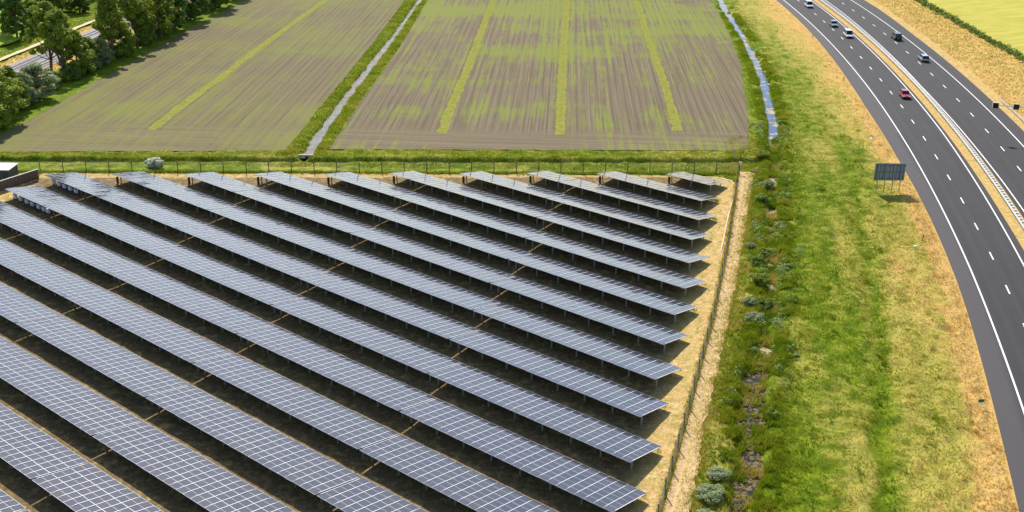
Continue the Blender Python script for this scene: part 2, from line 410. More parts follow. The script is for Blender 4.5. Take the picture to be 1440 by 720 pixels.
# water
def water_mat(name, base, scum, cover, sc, rough=.06):
    m = mat(name, base, rough, spec=.5); t = NT(m); p = t.pos()
    n = t.noise(p, sc, 5, .7); r = t.ramp(n, cover-.015, cover+.015)
    t.col(t.mix(r, base, t.mix(t.ramp(t.noise(p, 3, 3), .35, .65), scum, tuple(x*.6 for x in scum))))
    rr = t.math('ADD', t.math('MULTIPLY', r, .8), rough); t.l(rr, t.b.inputs['Roughness'])
    return m
wb = water_mat('open water', (.03, .075, .16), (.50, .42, .25), .55, .42)
wb.node_tree.nodes['Principled BSDF'].inputs['Specular IOR Level'].default_value = .28
wc = water_mat('weedy ditch water', (.045, .05, .05), (.24, .225, .19), .47, .7, .16)
wd = water_mat('dark ditch water', (.012, .011, .007), (.24, .18, .08), .53, 2.6, .35)
wd.node_tree.nodes['Principled BSDF'].inputs['Specular IOR Level'].default_value = .12
wr_ = water_mat('reedy ditch bed', (.05, .05, .03), (.50, .42, .20), .46, 1.3, .5)
ribbon('water', DITCH[:10], 2.3, 2.3, -.58, wb)
ribbon('water', DITCH[9:20], 2.0, 2.0, -.62, wr_)
ribbon('water', DITCH[19:], 2.3, 2.3, -.64, wd)
ribbon('water', CDITCH, 2.1, 2.1, -.58, wc)
ribbon('water', XDITCH, .8, .8, -.75, wd)

# sand track outside the fence
mp = mat('track sand', SANDP, .95, spec=.1); t = NT(mp); p = t.pos()
c = t.mix(t.ramp(t.noise(p, 2.2, 5, .75), .35, .65), (.50, .33, .15), SANDP)
ad = t.n('ShaderNodeAttribute'); ad.attribute_name = 'tgrass'
gg = t.math('ADD', t.math('MULTIPLY', ad.outputs['Fac'], .6), t.noise(p, 1.3, 5, .7))
c = t.mix(t.math('MULTIPLY', t.ramp(gg, .78, .98), .75), c, (.34, .29, .06)); t.col(c); t.bump(t.noise(p, 2.5, 5, .7), .7, .2)
# built as a strip grid between the fence and the vegetation
yy = np.linspace(66, 183, 300)
fx = np.interp(yy, FENCE_R[::-1, 1], FENCE_R[::-1, 0])+.25
px_ = np.interp(yy, PATHR[::-1, 1], PATHR[::-1, 0])+.3*(fbm(yy, yy*0, .9, 3, 3)-.5)*2
U_ = np.linspace(0, 1, 7)
VV = np.array([(fx[i]+(px_[i]-fx[i])*u, yy[i], .05+.05*vnoise(np.array([i*.7]), np.array([u*5.]), 2)[0]) for i in range(300) for u in U_])
FF = np.array([(i*7+j, i*7+j+1, (i+1)*7+j+1, (i+1)*7+j) for i in range(299) for j in range(6)])
po = mesh('path', VV, FF, mp, smooth_=True); po['kind'] = 'structure'
a = po.data.attributes.new('tgrass', 'FLOAT', 'POINT'); a.data.foreach_set('value', np.array([np.exp(-((u-.45)/.16)**2)*.8+(.5 if u < .1 else 0) for i in range(300) for u in U_], np.float32))
# pale worn line just inside the fence corner
pl = np.array([(29, 180.2), (34.5, 179.8), (36.8, 178.2), (37.1, 175), (33.6, 161.8), (29.8, 146.5)])
ribbon('path', pl, .11, .11, .10, mat('pale sand', (.66, .50, .30), .95, spec=.1), amp=.08)
# farm path and railway at the upper left
ribbon('path', ats([(-40,103),(0,86),(40,70),(73,56),(110,40),(140,28),(180,8)]), .7, .7, .40, mat('pale farm path', (.60, .48, .28), .95), amp=.3)

# ------------------------------------------------------------------ motorway
def asphalt(name, base):
    m = mat(name, (base, base, base*1.06), .8, spec=.35); t = NT(m)
    uv = t.n('ShaderNodeUVMap'); sp = t.n('ShaderNodeSeparateXYZ'); t.l(uv.outputs[0], sp.inputs[0])
    p = t.pos()
    streak = t.noise(t.mapn(uv.outputs[0], (1, .012, 1)), 1.3, 4, .6)
    grain = t.noise(p, 5, 5, .8); pat = t.noise(p, .12, 3)
    f = t.math('ADD', t.math('MULTIPLY', streak, .6), t.math('ADD', t.math('MULTIPLY', grain, .2), t.math('MULTIPLY', pat, .25)))
    c = t.ramp(f, .35, .7, (base*.72, base*.70, base*.76), (base*1.35, base*1.30, base*1.38))
    sh = t.attr('shoulder')
    wp = t.n('ShaderNodeTexWave'); wp.wave_type = 'BANDS'; wp.bands_direction = 'X'; t.l(uv.outputs[0], wp.inputs['Vector']); wp.inputs['Scale'].default_value = .155; wp.inputs['Distortion'].default_value = .3
    c = t.mix(t.math('MULTIPLY', wp.outputs['Fac'], .28), c, (base*.62, base*.60, base*.64))
    c = t.mix(t.math('MULTIPLY', t.ramp(t.noise(t.mapn(uv.outputs[0], (1, .05, 1)), .8, 5, .75), .52, .75), .4), c, (base*1.7, base*1.6, base*1.65))
    c = t.mix(t.math('MULTIPLY', sh, .8), c, (base*2.4, base*2.2, base*2.3))
    t.col(c); t.bump(grain, .25, .02)
    return m
S0, S1 = -330, 40
def carriage(name, o0, o1, m, shoulder):
    ss = np.arange(S0, S1, 2.0); U = np.linspace(0, 1, 13); V = []; uvs = []; sh = []
    for s in ss:
        a, b = o0(s), o1(s)
        for u in U:
            o = a+(b-a)*u; q = road_xy(o, s); V.append((q[0], q[1], .0)); uvs.append((o, s)); sh.append(shoulder(o, s))
    n = len(U); k = len(ss)
    Fc = np.array([(i*n+j, i*n+j+1, (i+1)*n+j+1, (i+1)*n+j) for i in range(k-1) for j in range(n-1)])
    ob = mesh(name, V, Fc, m, smooth_=True); ob['kind'] = 'structure'
    me = ob.data; uvl = me.uv_layers.new(name='UVMap'); li = np.zeros(len(me.loops), np.int32); me.loops.foreach_get('vertex_index', li)
    uvl.data.foreach_set('uv', np.array(uvs, np.float32)[li].ravel())
    a = me.attributes.new('shoulder', 'FLOAT', 'POINT'); a.data.foreach_set('value', np.array(sh, np.float32))
    ob.location.z = .03
    return ob
ma = asphalt('asphalt', .029)
rdL = carriage('road', left_edge, lambda s: 5.0, ma, lambda o, s: 1.0 if o < -4.3 else (.3 if o > 4.4 else 0))
rdR = carriage('road', lambda s: 8.0, right_edge, ma, lambda o, s: .25 if o > 18.0 else (.2 if o < 8.5 else 0))
mw = varied('road paint', (.82, .81, .78), .06, 2, .6)
def strip_line(o, s0, s1, wd_, parent, name, step=3.0):
    ss = np.linspace(s0, s1, max(2, int((s1-s0)/step)+1)); V = []
    for s in ss:
        for d in (-wd_/2, wd_/2):
            q = road_xy((o(s) if callable(o) else o)+d, s); V.append((q[0], q[1], .006))
    Fc = [(2*i, 2*i+1, 2*i+3, 2*i+2) for i in range(len(ss)-1)]
    return mesh(name, V, Fc, mw, parent)
strip_line(lambda s: float(np.interp(s, [-300, -230, -160, -80, -20, 20], [-3.85, -3.75, -4.1, -4.4, -4.6, -4.6])), S0, S1, .21, rdL, 'edge_line')
strip_line(lambda s: float(np.interp(s, [-300, -230, -160, -80, -20], [3.7, 3.8, 4.3, 4.3, 4.3])), S0, S1, .21, rdL, 'edge_line')
strip_line(lambda s: float(np.interp(s, [-240, -190, -120, -60, -20], [8.9, 8.7, 8.0, 8.5, 9.0])), S0, S1, .21, rdR, 'edge_line')
strip_line(17.65, S0, S1, .21, rdR, 'edge_line')
P0 = at((1080+160/2.4, 20)); sP = road_s(P0[0], P0[1]); Q0 = at((1080+255/2.4, 5)); sQ = road_s(Q0[0], Q0[1])
for par, o, s0 in ((rdL, 0.0, sP), (rdR, 13.3, sQ)):
    for k in range(-2, 24):
        s = s0-12.0*k
        strip_line(o, s-1.45, s+1.45, .2, par, 'lane_dash', 1.5)

# ------------------------------------------------------------------ solar tables
TILT, TW, ZL, PITCHR, OFF0 = .16537, 5.731, .70, 7.6178, 158.166
DN = TW*math.cos(TILT); ZH = ZL+TW*math.sin(TILT)
RIGHT = [83.7,80.9,76.8,73.4,69.2,65.2,62.0,58.7,54.9,51.8,47.9,44.6,42.4,39.8,37.2,34.6,32.0,29.4,26.8]
def left_e(k): return 92.4+8.4*k if k < 10 else 166.3+1.0*(k-10)
MW = 1.054; SEG = 25*MW+.25
mcell = mat('pv cell glass', (.085, .082, .105), .1, spec=.5); t = NT(mcell)
oi = t.n('ShaderNodeObjectInfo'); 
t.col(t.mix(oi.outputs['Random'], (.036, .041, .058), (.048, .050, .063)))
t.l(t.math('ADD', t.math('MULTIPLY', oi.outputs['Random'], .02), .09), t.b.inputs['Roughness'])
mcell.node_tree.nodes['Principled BSDF'].inputs['Coat Weight'].default_value = .15; mcell.node_tree.nodes['Principled BSDF'].inputs['Coat Roughness'].default_value = .12
mfrm = mat('module frame', (.43, .45, .50), .4, .2); mbk = mat('module back sheet', (.20, .21, .22), .7)
mmid = mat('cell gap', (.40, .41, .46), .4)
mrail = mat('clamp rail', (.66, .68, .74), .5, .0); mgal = mat('galvanised steel', (.42, .45, .46), .45, .6)
minv = mat('inverter housing', (.66, .68, .70), .45)
mdark = mat('dark box', (.03, .032, .035), .5)
ML = TW/3
def module_mesh():
    b = MB(); w_, l_ = MW-.012, ML-.012
    b.box((0, 0, -.02), (w_, l_, .036), 0, 0)
    for s in (-1, 1):    # two half-cell fields slightly proud inside the frame
        b.poly([(-w_/2+.018, s*l_/4-l_/4+.026 if s > 0 else -l_/2+.026, .0005), (w_/2-.018, s*l_/4-l_/4+.026 if s > 0 else -l_/2+.026, .0005),
                (w_/2-.018, l_/2-.026 if s > 0 else -.014, .0005), (-w_/2+.018, l_/2-.026 if s > 0 else -.014, .0005)], 1)
    b.poly([(-w_/2+.018, -.014, .0006), (w_/2-.018, -.014, .0006), (w_/2-.018, .014, .0006), (-w_/2+.018, .014, .0006)], 2)
    o = b.build('tmp', [mfrm, mcell, mmid]); me = o.data
    # fix first half of positive side start
    for v in me.vertices:
        pass
    bpy.data.objects.remove(o); return me
def bmod():
    b = MB(); w_, l_ = MW-.012, ML-.012; x = w_/2-.018
    b.box((0, 0, -.02), (w_, l_, .04), 0, 0)
    b.poly([(-x, -l_/2+.020, .001), (x, -l_/2+.020, .001), (x, -.014, .001), (-x, -.014, .001)], 1)
    b.poly([(-x, .014, .001), (x, .014, .001), (x, l_/2-.020, .001), (-x, l_/2-.020, .001)], 1)
    b.poly([(-x, -.014, .0015), (x, -.014, .0015), (x, .014, .0015), (-x, .014, .0015)], 2)
    o = b.build('solar_module', [mfrm, mcell, mmid]); me = o.data; bpy.data.objects.remove(o); return me
def mk(b, name, mats):
    o = b.build(name, mats); me = o.data; bpy.data.objects.remove(o); return me
me_mod = bmod()
me_rail = mk(MB().box((0, 0, .02), (.062, TW*5/6, .02)), 'clamp_rail', mrail)
# local frame: X along the row (towards the camera end), Y from the high edge to the low edge
def zat(y): return ZH-y/DN*(ZH-ZL)
me_postn = mk(MB().box((0, 0, (zat(1.15)-.2)/2-.15), (.12, .16, zat(1.15)-.2+.3)), 'post', mgal)
me_postf = mk(MB().box((0, 0, (zat(4.4)-.2)/2-.15), (.12, .16, zat(4.4)-.2+.3)), 'post', mgal)
Mt = Matrix.Rotation(-TILT, 4, 'X')
me_raft = mk(MB().box((0, 0, -.13), (.07, TW*.94, .10)), 'rafter', mgal)
me_inv = mk(MB().box((0, 0, 0), (.78, .30, .62), 0, 0).box((0, -.17, .05), (.6, .04, .4), 0, 0).box((0, 0, -.42), (.3, .12, .22), 0, 1), 'inverter', [minv, mdark])
me_rail_end = mk(MB().box((0, 0, .02), (.062, TW*5/6, .02)), 'clamp_rail', mrail)
me_purl = {}
ORD = ['first','second','third','fourth','fifth','sixth','seventh','eighth','ninth','tenth','eleventh','twelfth','thirteenth','fourteenth','fifteenth','sixteenth','seventeenth','eighteenth','nineteenth']
def inst(name, me, par, loc, rot=(0, 0, 0)):
    o = bpy.data.objects.new(name, me); o.location = loc; o.rotation_euler = rot; COL.objects.link(o); o.parent = par; return o
rz_t = math.atan2(-ev[1], -ev[0])
INV = {9: [165.48,163.86,162.23,160.51,158.8], 10: [163.39,161.74,159.88,158.25,156.41,154.87,153.6]}
ntab = 0
for k in range(18):
    e0 = RIGHT[k]; le = left_e(k); o_far = OFF0-k*PITCHR; o_near = o_far-DN; j = 0; a = e0 = e0-.12
    jn = 0
    while a < le-.8 and jn < 8:
        ncol = min(25, int(round((le-a)/MW)))
        if ncol < 1: break
        L = ncol*MW; ec = a+L/2
        # visibility
        cr4 = [np.r_[ev*q+nv*o, z] for q in (a, a+L) for o, z in ((o_far, ZL), (o_near, ZH))]
        pp = topix(np.array(cr4))
        vis = pp[:, 0].max() > -6 and pp[:, 0].min() < 1446 and pp[:, 1].max() > -4 and pp[:, 1].min() < 724
        if vis and pp[:, 0].min() < 0:
            # table outline against the frame: sample
            sm = topix(np.array([np.r_[ev*q+nv*o, z] for q in np.linspace(a, a+L, 12) for o, z in ((o_far, ZL), (o_near, ZH))]))
            vis = bool(((sm[:, 0] > 0) & (sm[:, 1] < 722)).any())
        if vis:
            c = ev*ec+nv*o_near
            t_ = empty('solar_table', (c[0], c[1], 0), rz_t)
            where = 'right-hand end table' if j == 0 else ORD[j]+' table from the right'
            lab_ = 'lone short solar table in the far right corner inside the fence' if k == 0 else f'{where} in the {ORD[k]} solar panel row counted from the back'
            tag(t_, lab_, 'solar panels', 'solar panel tables standing in parallel rows')
            ntab += 1
            for ci in range(ncol):
                x = -L/2+MW*(ci+.5)
                for r in range(3):
                    yy_ = DN*(r+.5)/3
                    inst('solar_module', me_mod, t_, (x, yy_, zat(yy_)+random.gauss(0, .003)), (-TILT+random.gauss(0, .006), random.gauss(0, .006), 0))
            for ci in range(ncol+1):
                x = -L/2+MW*ci
                if ci == 0: x += .02
                if ci == ncol: x -= .02
                inst('clamp_rail', me_rail_end if ci in (0, ncol) else me_rail, t_, (x, DN/2, zat(DN/2)), (-TILT, 0, 0))
            if ncol not in me_purl:
                me_purl[ncol] = mk(MB().box((0, 0, -.07), (L-.1, .05, .06)), 'purlin', mgal)
            for yy_ in (.5, 1.4, 2.4, 3.3, 4.3, 5.1): inst('purlin', me_purl[ncol], t_, (0, yy_, zat(yy_)), (-TILT, 0, 0))
            npst = max(2, int(round(L/3.55))+1)
            for q in range(npst):
                x = -L/2+.5+(L-1.0)*q/(npst-1)
                inst('post', me_postn, t_, (x, 1.15, 0)); inst('post', me_postf, t_, (x, 4.4, 0))
                inst('rafter', me_raft, t_, (x, DN/2, zat(DN/2)), (-TILT, 0, 0))
            if k in INV:
                for q in INV[k]:
                    if a <= q <= a+L: inst('inverter', me_inv, t_, (ec-q, .42, zat(.4)-.72))
            elif k < 9 and le-(a+L) < MW:
                o = inst('combiner_box', mk(MB().box((0, 0, .5), (.3, .25, 1.2)), 'combiner_box', mdark), t_, (-L/2+.35, .6, 0))
        a += SEG; j += 1; jn += 1
print('tables', ntab)

# ------------------------------------------------------------------ fences
mpost = varied('weathered timber post', (.16, .13, .10), .3, 6); mwire = mat('fence wire', (.30, .31, .30), .5, .5)
def fence(L, label, spacing, h, name='fence'):
    L = np.asarray(L, float); seg = np.linalg.norm(np.diff(L, axis=0), axis=1); s = np.r_[0, np.cumsum(seg)]
    n = int(s[-1]/spacing); q = np.arange(n+1)*spacing
    P = np.c_[np.interp(q, s, L[:, 0]), np.interp(q, s, L[:, 1])]
    r = empty(name, (P[0][0], P[0][1], 0)); tag(r, label, 'fence')
    o0 = P[0]; pm = mk(MB().tube((0, 0, -.3), (0, 0, h), .085, .075, 8), 'fence_post', mpost)
    for p_ in P: inst('post', pm, r, (p_[0]-o0[0], p_[1]-o0[1], 0))
    b = MB()
    for a_, c_2 in zip(P[:-1]-o0, P[1:]-o0):
        for z in np.linspace(.1, h-.12, 9): b.tube((a_[0], a_[1], z), (c_2[0], c_2[1], z), .008, n=3, cap=False)
        for u in np.linspace(0, 1, int(spacing/.3))[1:-1]:
            x, y = a_+(c_2-a_)*u; b.tube((x, y, .05), (x, y, h-.12), .006, n=3, cap=False)
    b.build('wire_mesh', mwire, r); return r
fence(FENCE_T[::-1]+np.array([0, .0]), 'wire mesh fence on timber posts running across along the far side of the panel rows', 3.82, 2.1)
fence(FENCE_R, 'wire mesh fence on timber posts beside the sandy track right of the panel rows', 4.1, 1.8)
r = empty('camera_mast', (39.0, 182.3, 0)); tag(r, 'slim dark mast with a small grey box at the fence corner', 'mast')
MB().tube((0, 0, 0), (0, 0, 3.6), .07, .05, 8).build('pole', mdark, r)
MB().box((0, -.2, 1.9), (.35, .25, .5)).build('control_box', minv, r)
p_ = at((1032.5, 223)); MB().tube((p_[0], p_[1], -.3), (p_[0], p_[1], 1.9), .06, .05, 8).tube((p_[0], p_[1], 1.9), (p_[0], p_[1], 1.96), .09, .09, 8).build('marker_pole', mgal)
tag(bpy.data.objects['marker_pole'], 'thin pale grey pole standing in the grass behind the far fence corner', 'pole')

# ------------------------------------------------------------------ transformer station and timber screen
def station():
    a = at((27,249)); b = at((17,256)); h = 2.25
    d = (b-a)[:2]; dp = 3.4; ln = 12
    r = empty('transformer_station', (a[0], a[1], 0)); tag(r, 'dark green flat roofed cabin with a white roof behind the brown screen', 'cabin')
    x0, y0 = 0, 0
    mg = varied('dark green cladding', (.045, .075, .065), .15, 4, .6)
    b_ = MB().box((-ln/2, -dp/2, h/2), (ln, dp, h))
    b_.build('wall', mg, r)
    MB().box((-ln/2, -dp/2, h+.08), (ln+.25, dp+.25, .16)).build('roof', mat('white roof sheet', (.80, .80, .80), .6), r)
    for x in (-1.6, -4.6):
        dr = MB().box((x, -dp-.03, .98), (1.3, .06, 1.95)).build('door', varied('door green', (.055, .085, .075), .1, 4, .55), r)
        MB().box((x+.5, -dp-.08, 1.0), (.05, .05, .2)).build('handle', mgal, dr)
    for x in (-3.1,):
        MB().box((x, -dp-.02, 1.4), (.8, .04, .6)).build('vent', mdark, r)
station()
def screen():
    a = at((55,252)); b = at((0,270)); d = (b-a)[:2]; L = np.linalg.norm(d)*1.7; ang = math.atan2(d[1], d[0]); h = 1.75
    r = empty('timber_screen', (a[0], a[1], 0), ang); tag(r, 'brown plank screen wall with a pale cap in front of the dark cabin', 'wall')
    mb_ = mat('brown planks', (.13, .085, .06), .8); t = NT(mb_); t.col(t.ramp(t.noise(t.mapn(t.pos(), (3, 3, .3)), 2, 4), .3, .7, (.095, .06, .042), (.19, .125, .085)))
    n = int(L/1.9)
    for i in range(n):
        b_ = MB(); x0 = i*L/n
        for j in range(9): b_.box((x0+(j+.5)*L/n/9, 0, h/2), (L/n/9-.015, .05, h-.1))
        b_.build('plank_panel', mb_, r)
        MB().box((x0, -.06, h/2), (.11, .11, h)).build('post', mat('pale batten', (.42, .36, .28), .8) if i % 2 else mb_, r)
    MB().box((L/2, 0, h+.0), (L+.1, .18, .07)).build('cap', mat('pale cap', (.62, .60, .58), .7), r)
screen()

# ------------------------------------------------------------------ railway
bal = varied('railway ballast', (.27, .24, .25), .25, 4, .95, .5)
rl = RAIL
ribbon('railway', rl, 4.0, 4.0, .22, bal, amp=.25)
ribbon('railway_bed', rl, 4.9, 4.9, .12, varied('ballast edge', (.36, .29, .22), .25, 3), amp=.4)
srail = mat('rail steel', (.55, .53, .52), .3, .6); mslp = varied('concrete sleeper', (.36, .34, .33), .15, 4)
def resample(L, st):
    L = np.asarray(L, float); seg = np.linalg.norm(np.diff(L, axis=0), axis=1); s = np.r_[0, np.cumsum(seg)]; q = np.arange(0, s[-1], st)
    P = np.c_[np.interp(q, s, L[:, 0]), np.interp(q, s, L[:, 1])]; T = np.gradient(P, axis=0); T /= np.linalg.norm(T, axis=1)[:, None]
    return P, np.c_[-T[:, 1], T[:, 0]], T
Pn, Nn, Tn = resample(rl, 2.0)
for side, nm in ((1.95, 'left'), (-1.95, 'right')):
    trk = empty('railway_track', (0, 0, 0)); tag(trk, f'steel railway track on grey ballast behind the trees, the {"one farther from" if nm == "left" else "one nearer to"} the ploughed field', 'railway track', 'railway tracks behind the trees')
    for g in (-.72, .72):
        b_ = MB()
        for i in range(len(Pn)-1):
            a_ = Pn[i]+Nn[i]*(side+g); c2 = Pn[i+1]+Nn[i+1]*(side+g)
            b_.tube((a_[0], a_[1], .36), (c2[0], c2[1], .36), .09, n=4, cap=False)
        b_.build('rail', srail, trk)
    b_ = MB(); P2, N2, T2 = resample(rl, .9)
    for i in range(len(P2)):
        a_ = P2[i]+N2[i]*side; b_.box((a_[0], a_[1], .23), (.28, 2.5, .14), math.atan2(T2[i][1], T2[i][0]))
    o = b_.build('sleepers', mslp, trk); o['kind'] = 'stuff'

# ------------------------------------------------------------------ guard rails
mgr = varied('galvanised guard rail', (.56, .57, .58), .08, 3, .45)
def guard(label, off_, s0, s1, double=True):
    o0 = road_xy(off_, s0); r = empty('guard_rail', (o0[0], o0[1], 0)); tag(r, label, 'guard rail')
    offs = (-.30, .30) if double else (0,)
    ss = np.arange(s0, s1, 2.0)
    prof = [(-.04, .50), (.05, .53), (.0, .60), (.05, .67), (-.04, .70)]
    for k, d in enumerate(offs):
        V = []; sg = -1 if d < 0 else 1
        for s in ss:
            for u, z in [(-.02, .42), (.05, .48), (-.01, .58), (.05, .68), (-.02, .74), (-.05, .74), (-.05, .42)]:
                q = road_xy(off_+d+sg*u, s)-o0; V.append((q[0], q[1], z))
        n = 7
        Fc = [(i*n+j, i*n+(j+1) % n, (i+1)*n+(j+1) % n, (i+1)*n+j) for i in range(len(ss)-1) for j in range(n)]
        mesh('beam', V, Fc, mgr, r)
    pm = mk(MB().box((0, 0, .3), (.1, .14, .75)), 'post', mgr)
    for s in np.arange(s0+1, s1, 4.0)[:95]:
        q = road_xy(off_, s)-o0; inst('post', pm, r, (q[0], q[1], 0), (0, 0, s/RR))
    if double:
        sp = mk(MB().box((0, 0, .70), (.62, .50, .05)), 'spacer', mgr)
        S = list(np.arange(s0+.6, s1, 1.33))
        for s in S[:100]:
            q = road_xy(off_, s)-o0; inst('spacer', sp, r, (q[0], q[1], 0), (0, 0, s/RR))
        b_ = MB()
        for s in S[100:]:
            q = road_xy(off_, s)-o0; b_.box((q[0], q[1], .70), (.62, .50, .05), s/RR)
        o = b_.build('spacers', mgr, r); o['kind'] = 'stuff'
guard('long white double guard rail along the dry median between the two carriageways', 6.9, -245, 20)
guard('single pale guard rail beside the right carriageway under the signal arm', 22.1, -175, -130, False)

# ------------------------------------------------------------------ signal gantry arm
def gantry():
    A = at((1400,148), 6.4); B = at((1429,150), 6.4)
    d = (B-A)[:2]; L = np.linalg.norm(d); u = d/L; rz = math.atan2(u[1], u[0]); far_ = 8.5
    r = empty('signal_gantry', (A[0]+u[0]*far_, A[1]+u[1]*far_, 0), rz); tag(r, 'roadside mast with a long arm carrying two black signal boxes over the right carriageway', 'road signal')
    MB().tube((0, 0, -.2), (0, 0, 6.7), .19, .14, 12).build('pole', mgr, r)
    MB().tube((0, 0, 6.4), (-far_-.3, 0, 6.4), .09, .075, 10).build('arm', mgr, r)
    for x in (-far_, -far_+L):
        h = MB().box((x, -.16, 6.4), (1.04, .26, 1.04)).build('signal_box', mdark, r)
        MB().box((x, -.165, 6.94), (1.12, .34, .05)).box((x-.545, -.165, 6.4), (.05, .34, 1.1)).build('trim', mgr, h)
        MB().box((x, -.305, 6.4), (.9, .02, .9)).build('display', mat('black display', (.006, .006, .008), .25), h)
gantry()

# ------------------------------------------------------------------ big road sign seen from behind
def big_sign():
    L0 = at((1232.5,253.8), 2.05); R0 = at((1268.2,254.2), 2.05); L1 = at((1271.7,233), 4.8)
    ctr = (L0+R0)/2; wid = 5.0; a = R_(1); r = empty('road_sign', (ctr[0], ctr[1]+.3, 0), a)
    tag(r, 'large blue grey road sign on four posts seen from behind on the dry verge', 'road sign')
    ms = mat('sign back', (.12, .16, .22), .5, .2); t = NT(ms); t.col(t.ramp(t.noise(t.mapn(t.pos(), (1, 1, .2), 0), 1.2, 3), .3, .7, (.17, .23, .28), (.26, .33, .40)))
    h = 2.9
    MB().box((0, 0, 2.0+h/2), (wid, .06, h)).build('panel', ms, r)
    b = MB()
    for i in range(9): b.box((-wid/2+.3+i*(wid-.6)/8, -.06, 2.0+h/2), (.06, .05, h-.1))
    for z in (2.35, 3.45, 4.55): b.box((0, -.11, z), (wid-.1, .05, .09))
    b.build('stiffeners', mat('sign ribs', (.09, .12, .15), .5), r)
    MB().box((0, .035, 2.0+h/2), (wid+.08, .03, h+.08)).build('trim', mgr, r)
    for x in (-1.9, -.65, .65, 1.9): MB().tube((x, -.18, -.3), (x, -.18, 4.7), .08, .08, 9).build('post', mat('post', (.36, .33, .33), .6, .2), r)
big_sign()
p_ = at((430,218.5)); r = empty('culvert_headwall', (p_[0], p_[1], 0)); tag(r, 'pale culvert headwall where the field ditch meets the cross ditch', 'culvert')
MB().box((0, 0, -.2), (2.6, .35, .7)).build('headwall', varied('pale concrete', (.50, .46, .30), .2, 3), r)
MB().tube((.2, -.3, -.35), (.2, .25, -.35), .28, .28, 12).build('pipe', mdark, r)
# small roadside things
p_ = at((1378,573)); r = empty('distance_marker', (p_[0], p_[1], 0)); tag(r, 'small green marker plate on a short post at the asphalt edge', 'marker sign')
MB().tube((0, 0, -.2), (0, 0, .75), .035, n=7).build('post', mgr, r)
MB().box((0, -.04, .85), (.62, .03, .34), .12).box((0, -.03, .85), (.68, .02, .40), .12, 1).build('plate', [mat('marker green', (.01, .12, .06), .5), mat('marker edge', (.6, .65, .6), .5)], r)
for i, (px, lab) in enumerate([((1303,338), 'slim dark reflector post at the verge edge level with the middle of the near carriageway'), ((1146,54), 'tiny reflector post at the verge edge near the far end of the road'), ((1190,113), 'slim reflector post on the verge edge opposite the red car')]):
    p_ = at(px); r = empty('reflector_post', (p_[0]-.6, p_[1], 0)); tag(r, lab, 'marker post', 'reflector posts along the verge')
    MB().box((0, 0, .45), (.12, .1, .9)).build('post', mat('post dark', (.10, .10, .10), .6), r); MB().box((0, -.02, .93), (.12, .12, .1)).build('cap', mat('post red', (.35, .1, .05), .5), r)
def litter(px, lab, s):
    p_ = at(px); bm = bmesh.new(); bmesh.ops.create_icosphere(bm, subdivisions=3, radius=s)
    for v in bm.verts:
        q = v.co; k = .7+.6*fbm(np.array([q.x*3+px[0]]), np.array([q.y*3+q.z*2]), .7, 2)[0]; v.co = Vector((q.x*k, q.y*k*.8, q.z*k*.55))
    me = bpy.data.meshes.new('plastic_bag'); bm.to_mesh(me); bm.free(); me.materials.append(mat('white plastic', (.8, .8, .78), .5))
    o = link(bpy.data.objects.new('plastic_bag', me)); o.location = (p_[0], p_[1], .4); tag(o, lab, 'litter')
litter((1225,198), 'white plastic bag lying in dry grass above the road sign', .34)
litter((1219,178), 'small white scrap in dry grass beyond the larger white bag', .17)
litter((1287,350), 'white crumpled scrap in the grass below the road sign', .30)

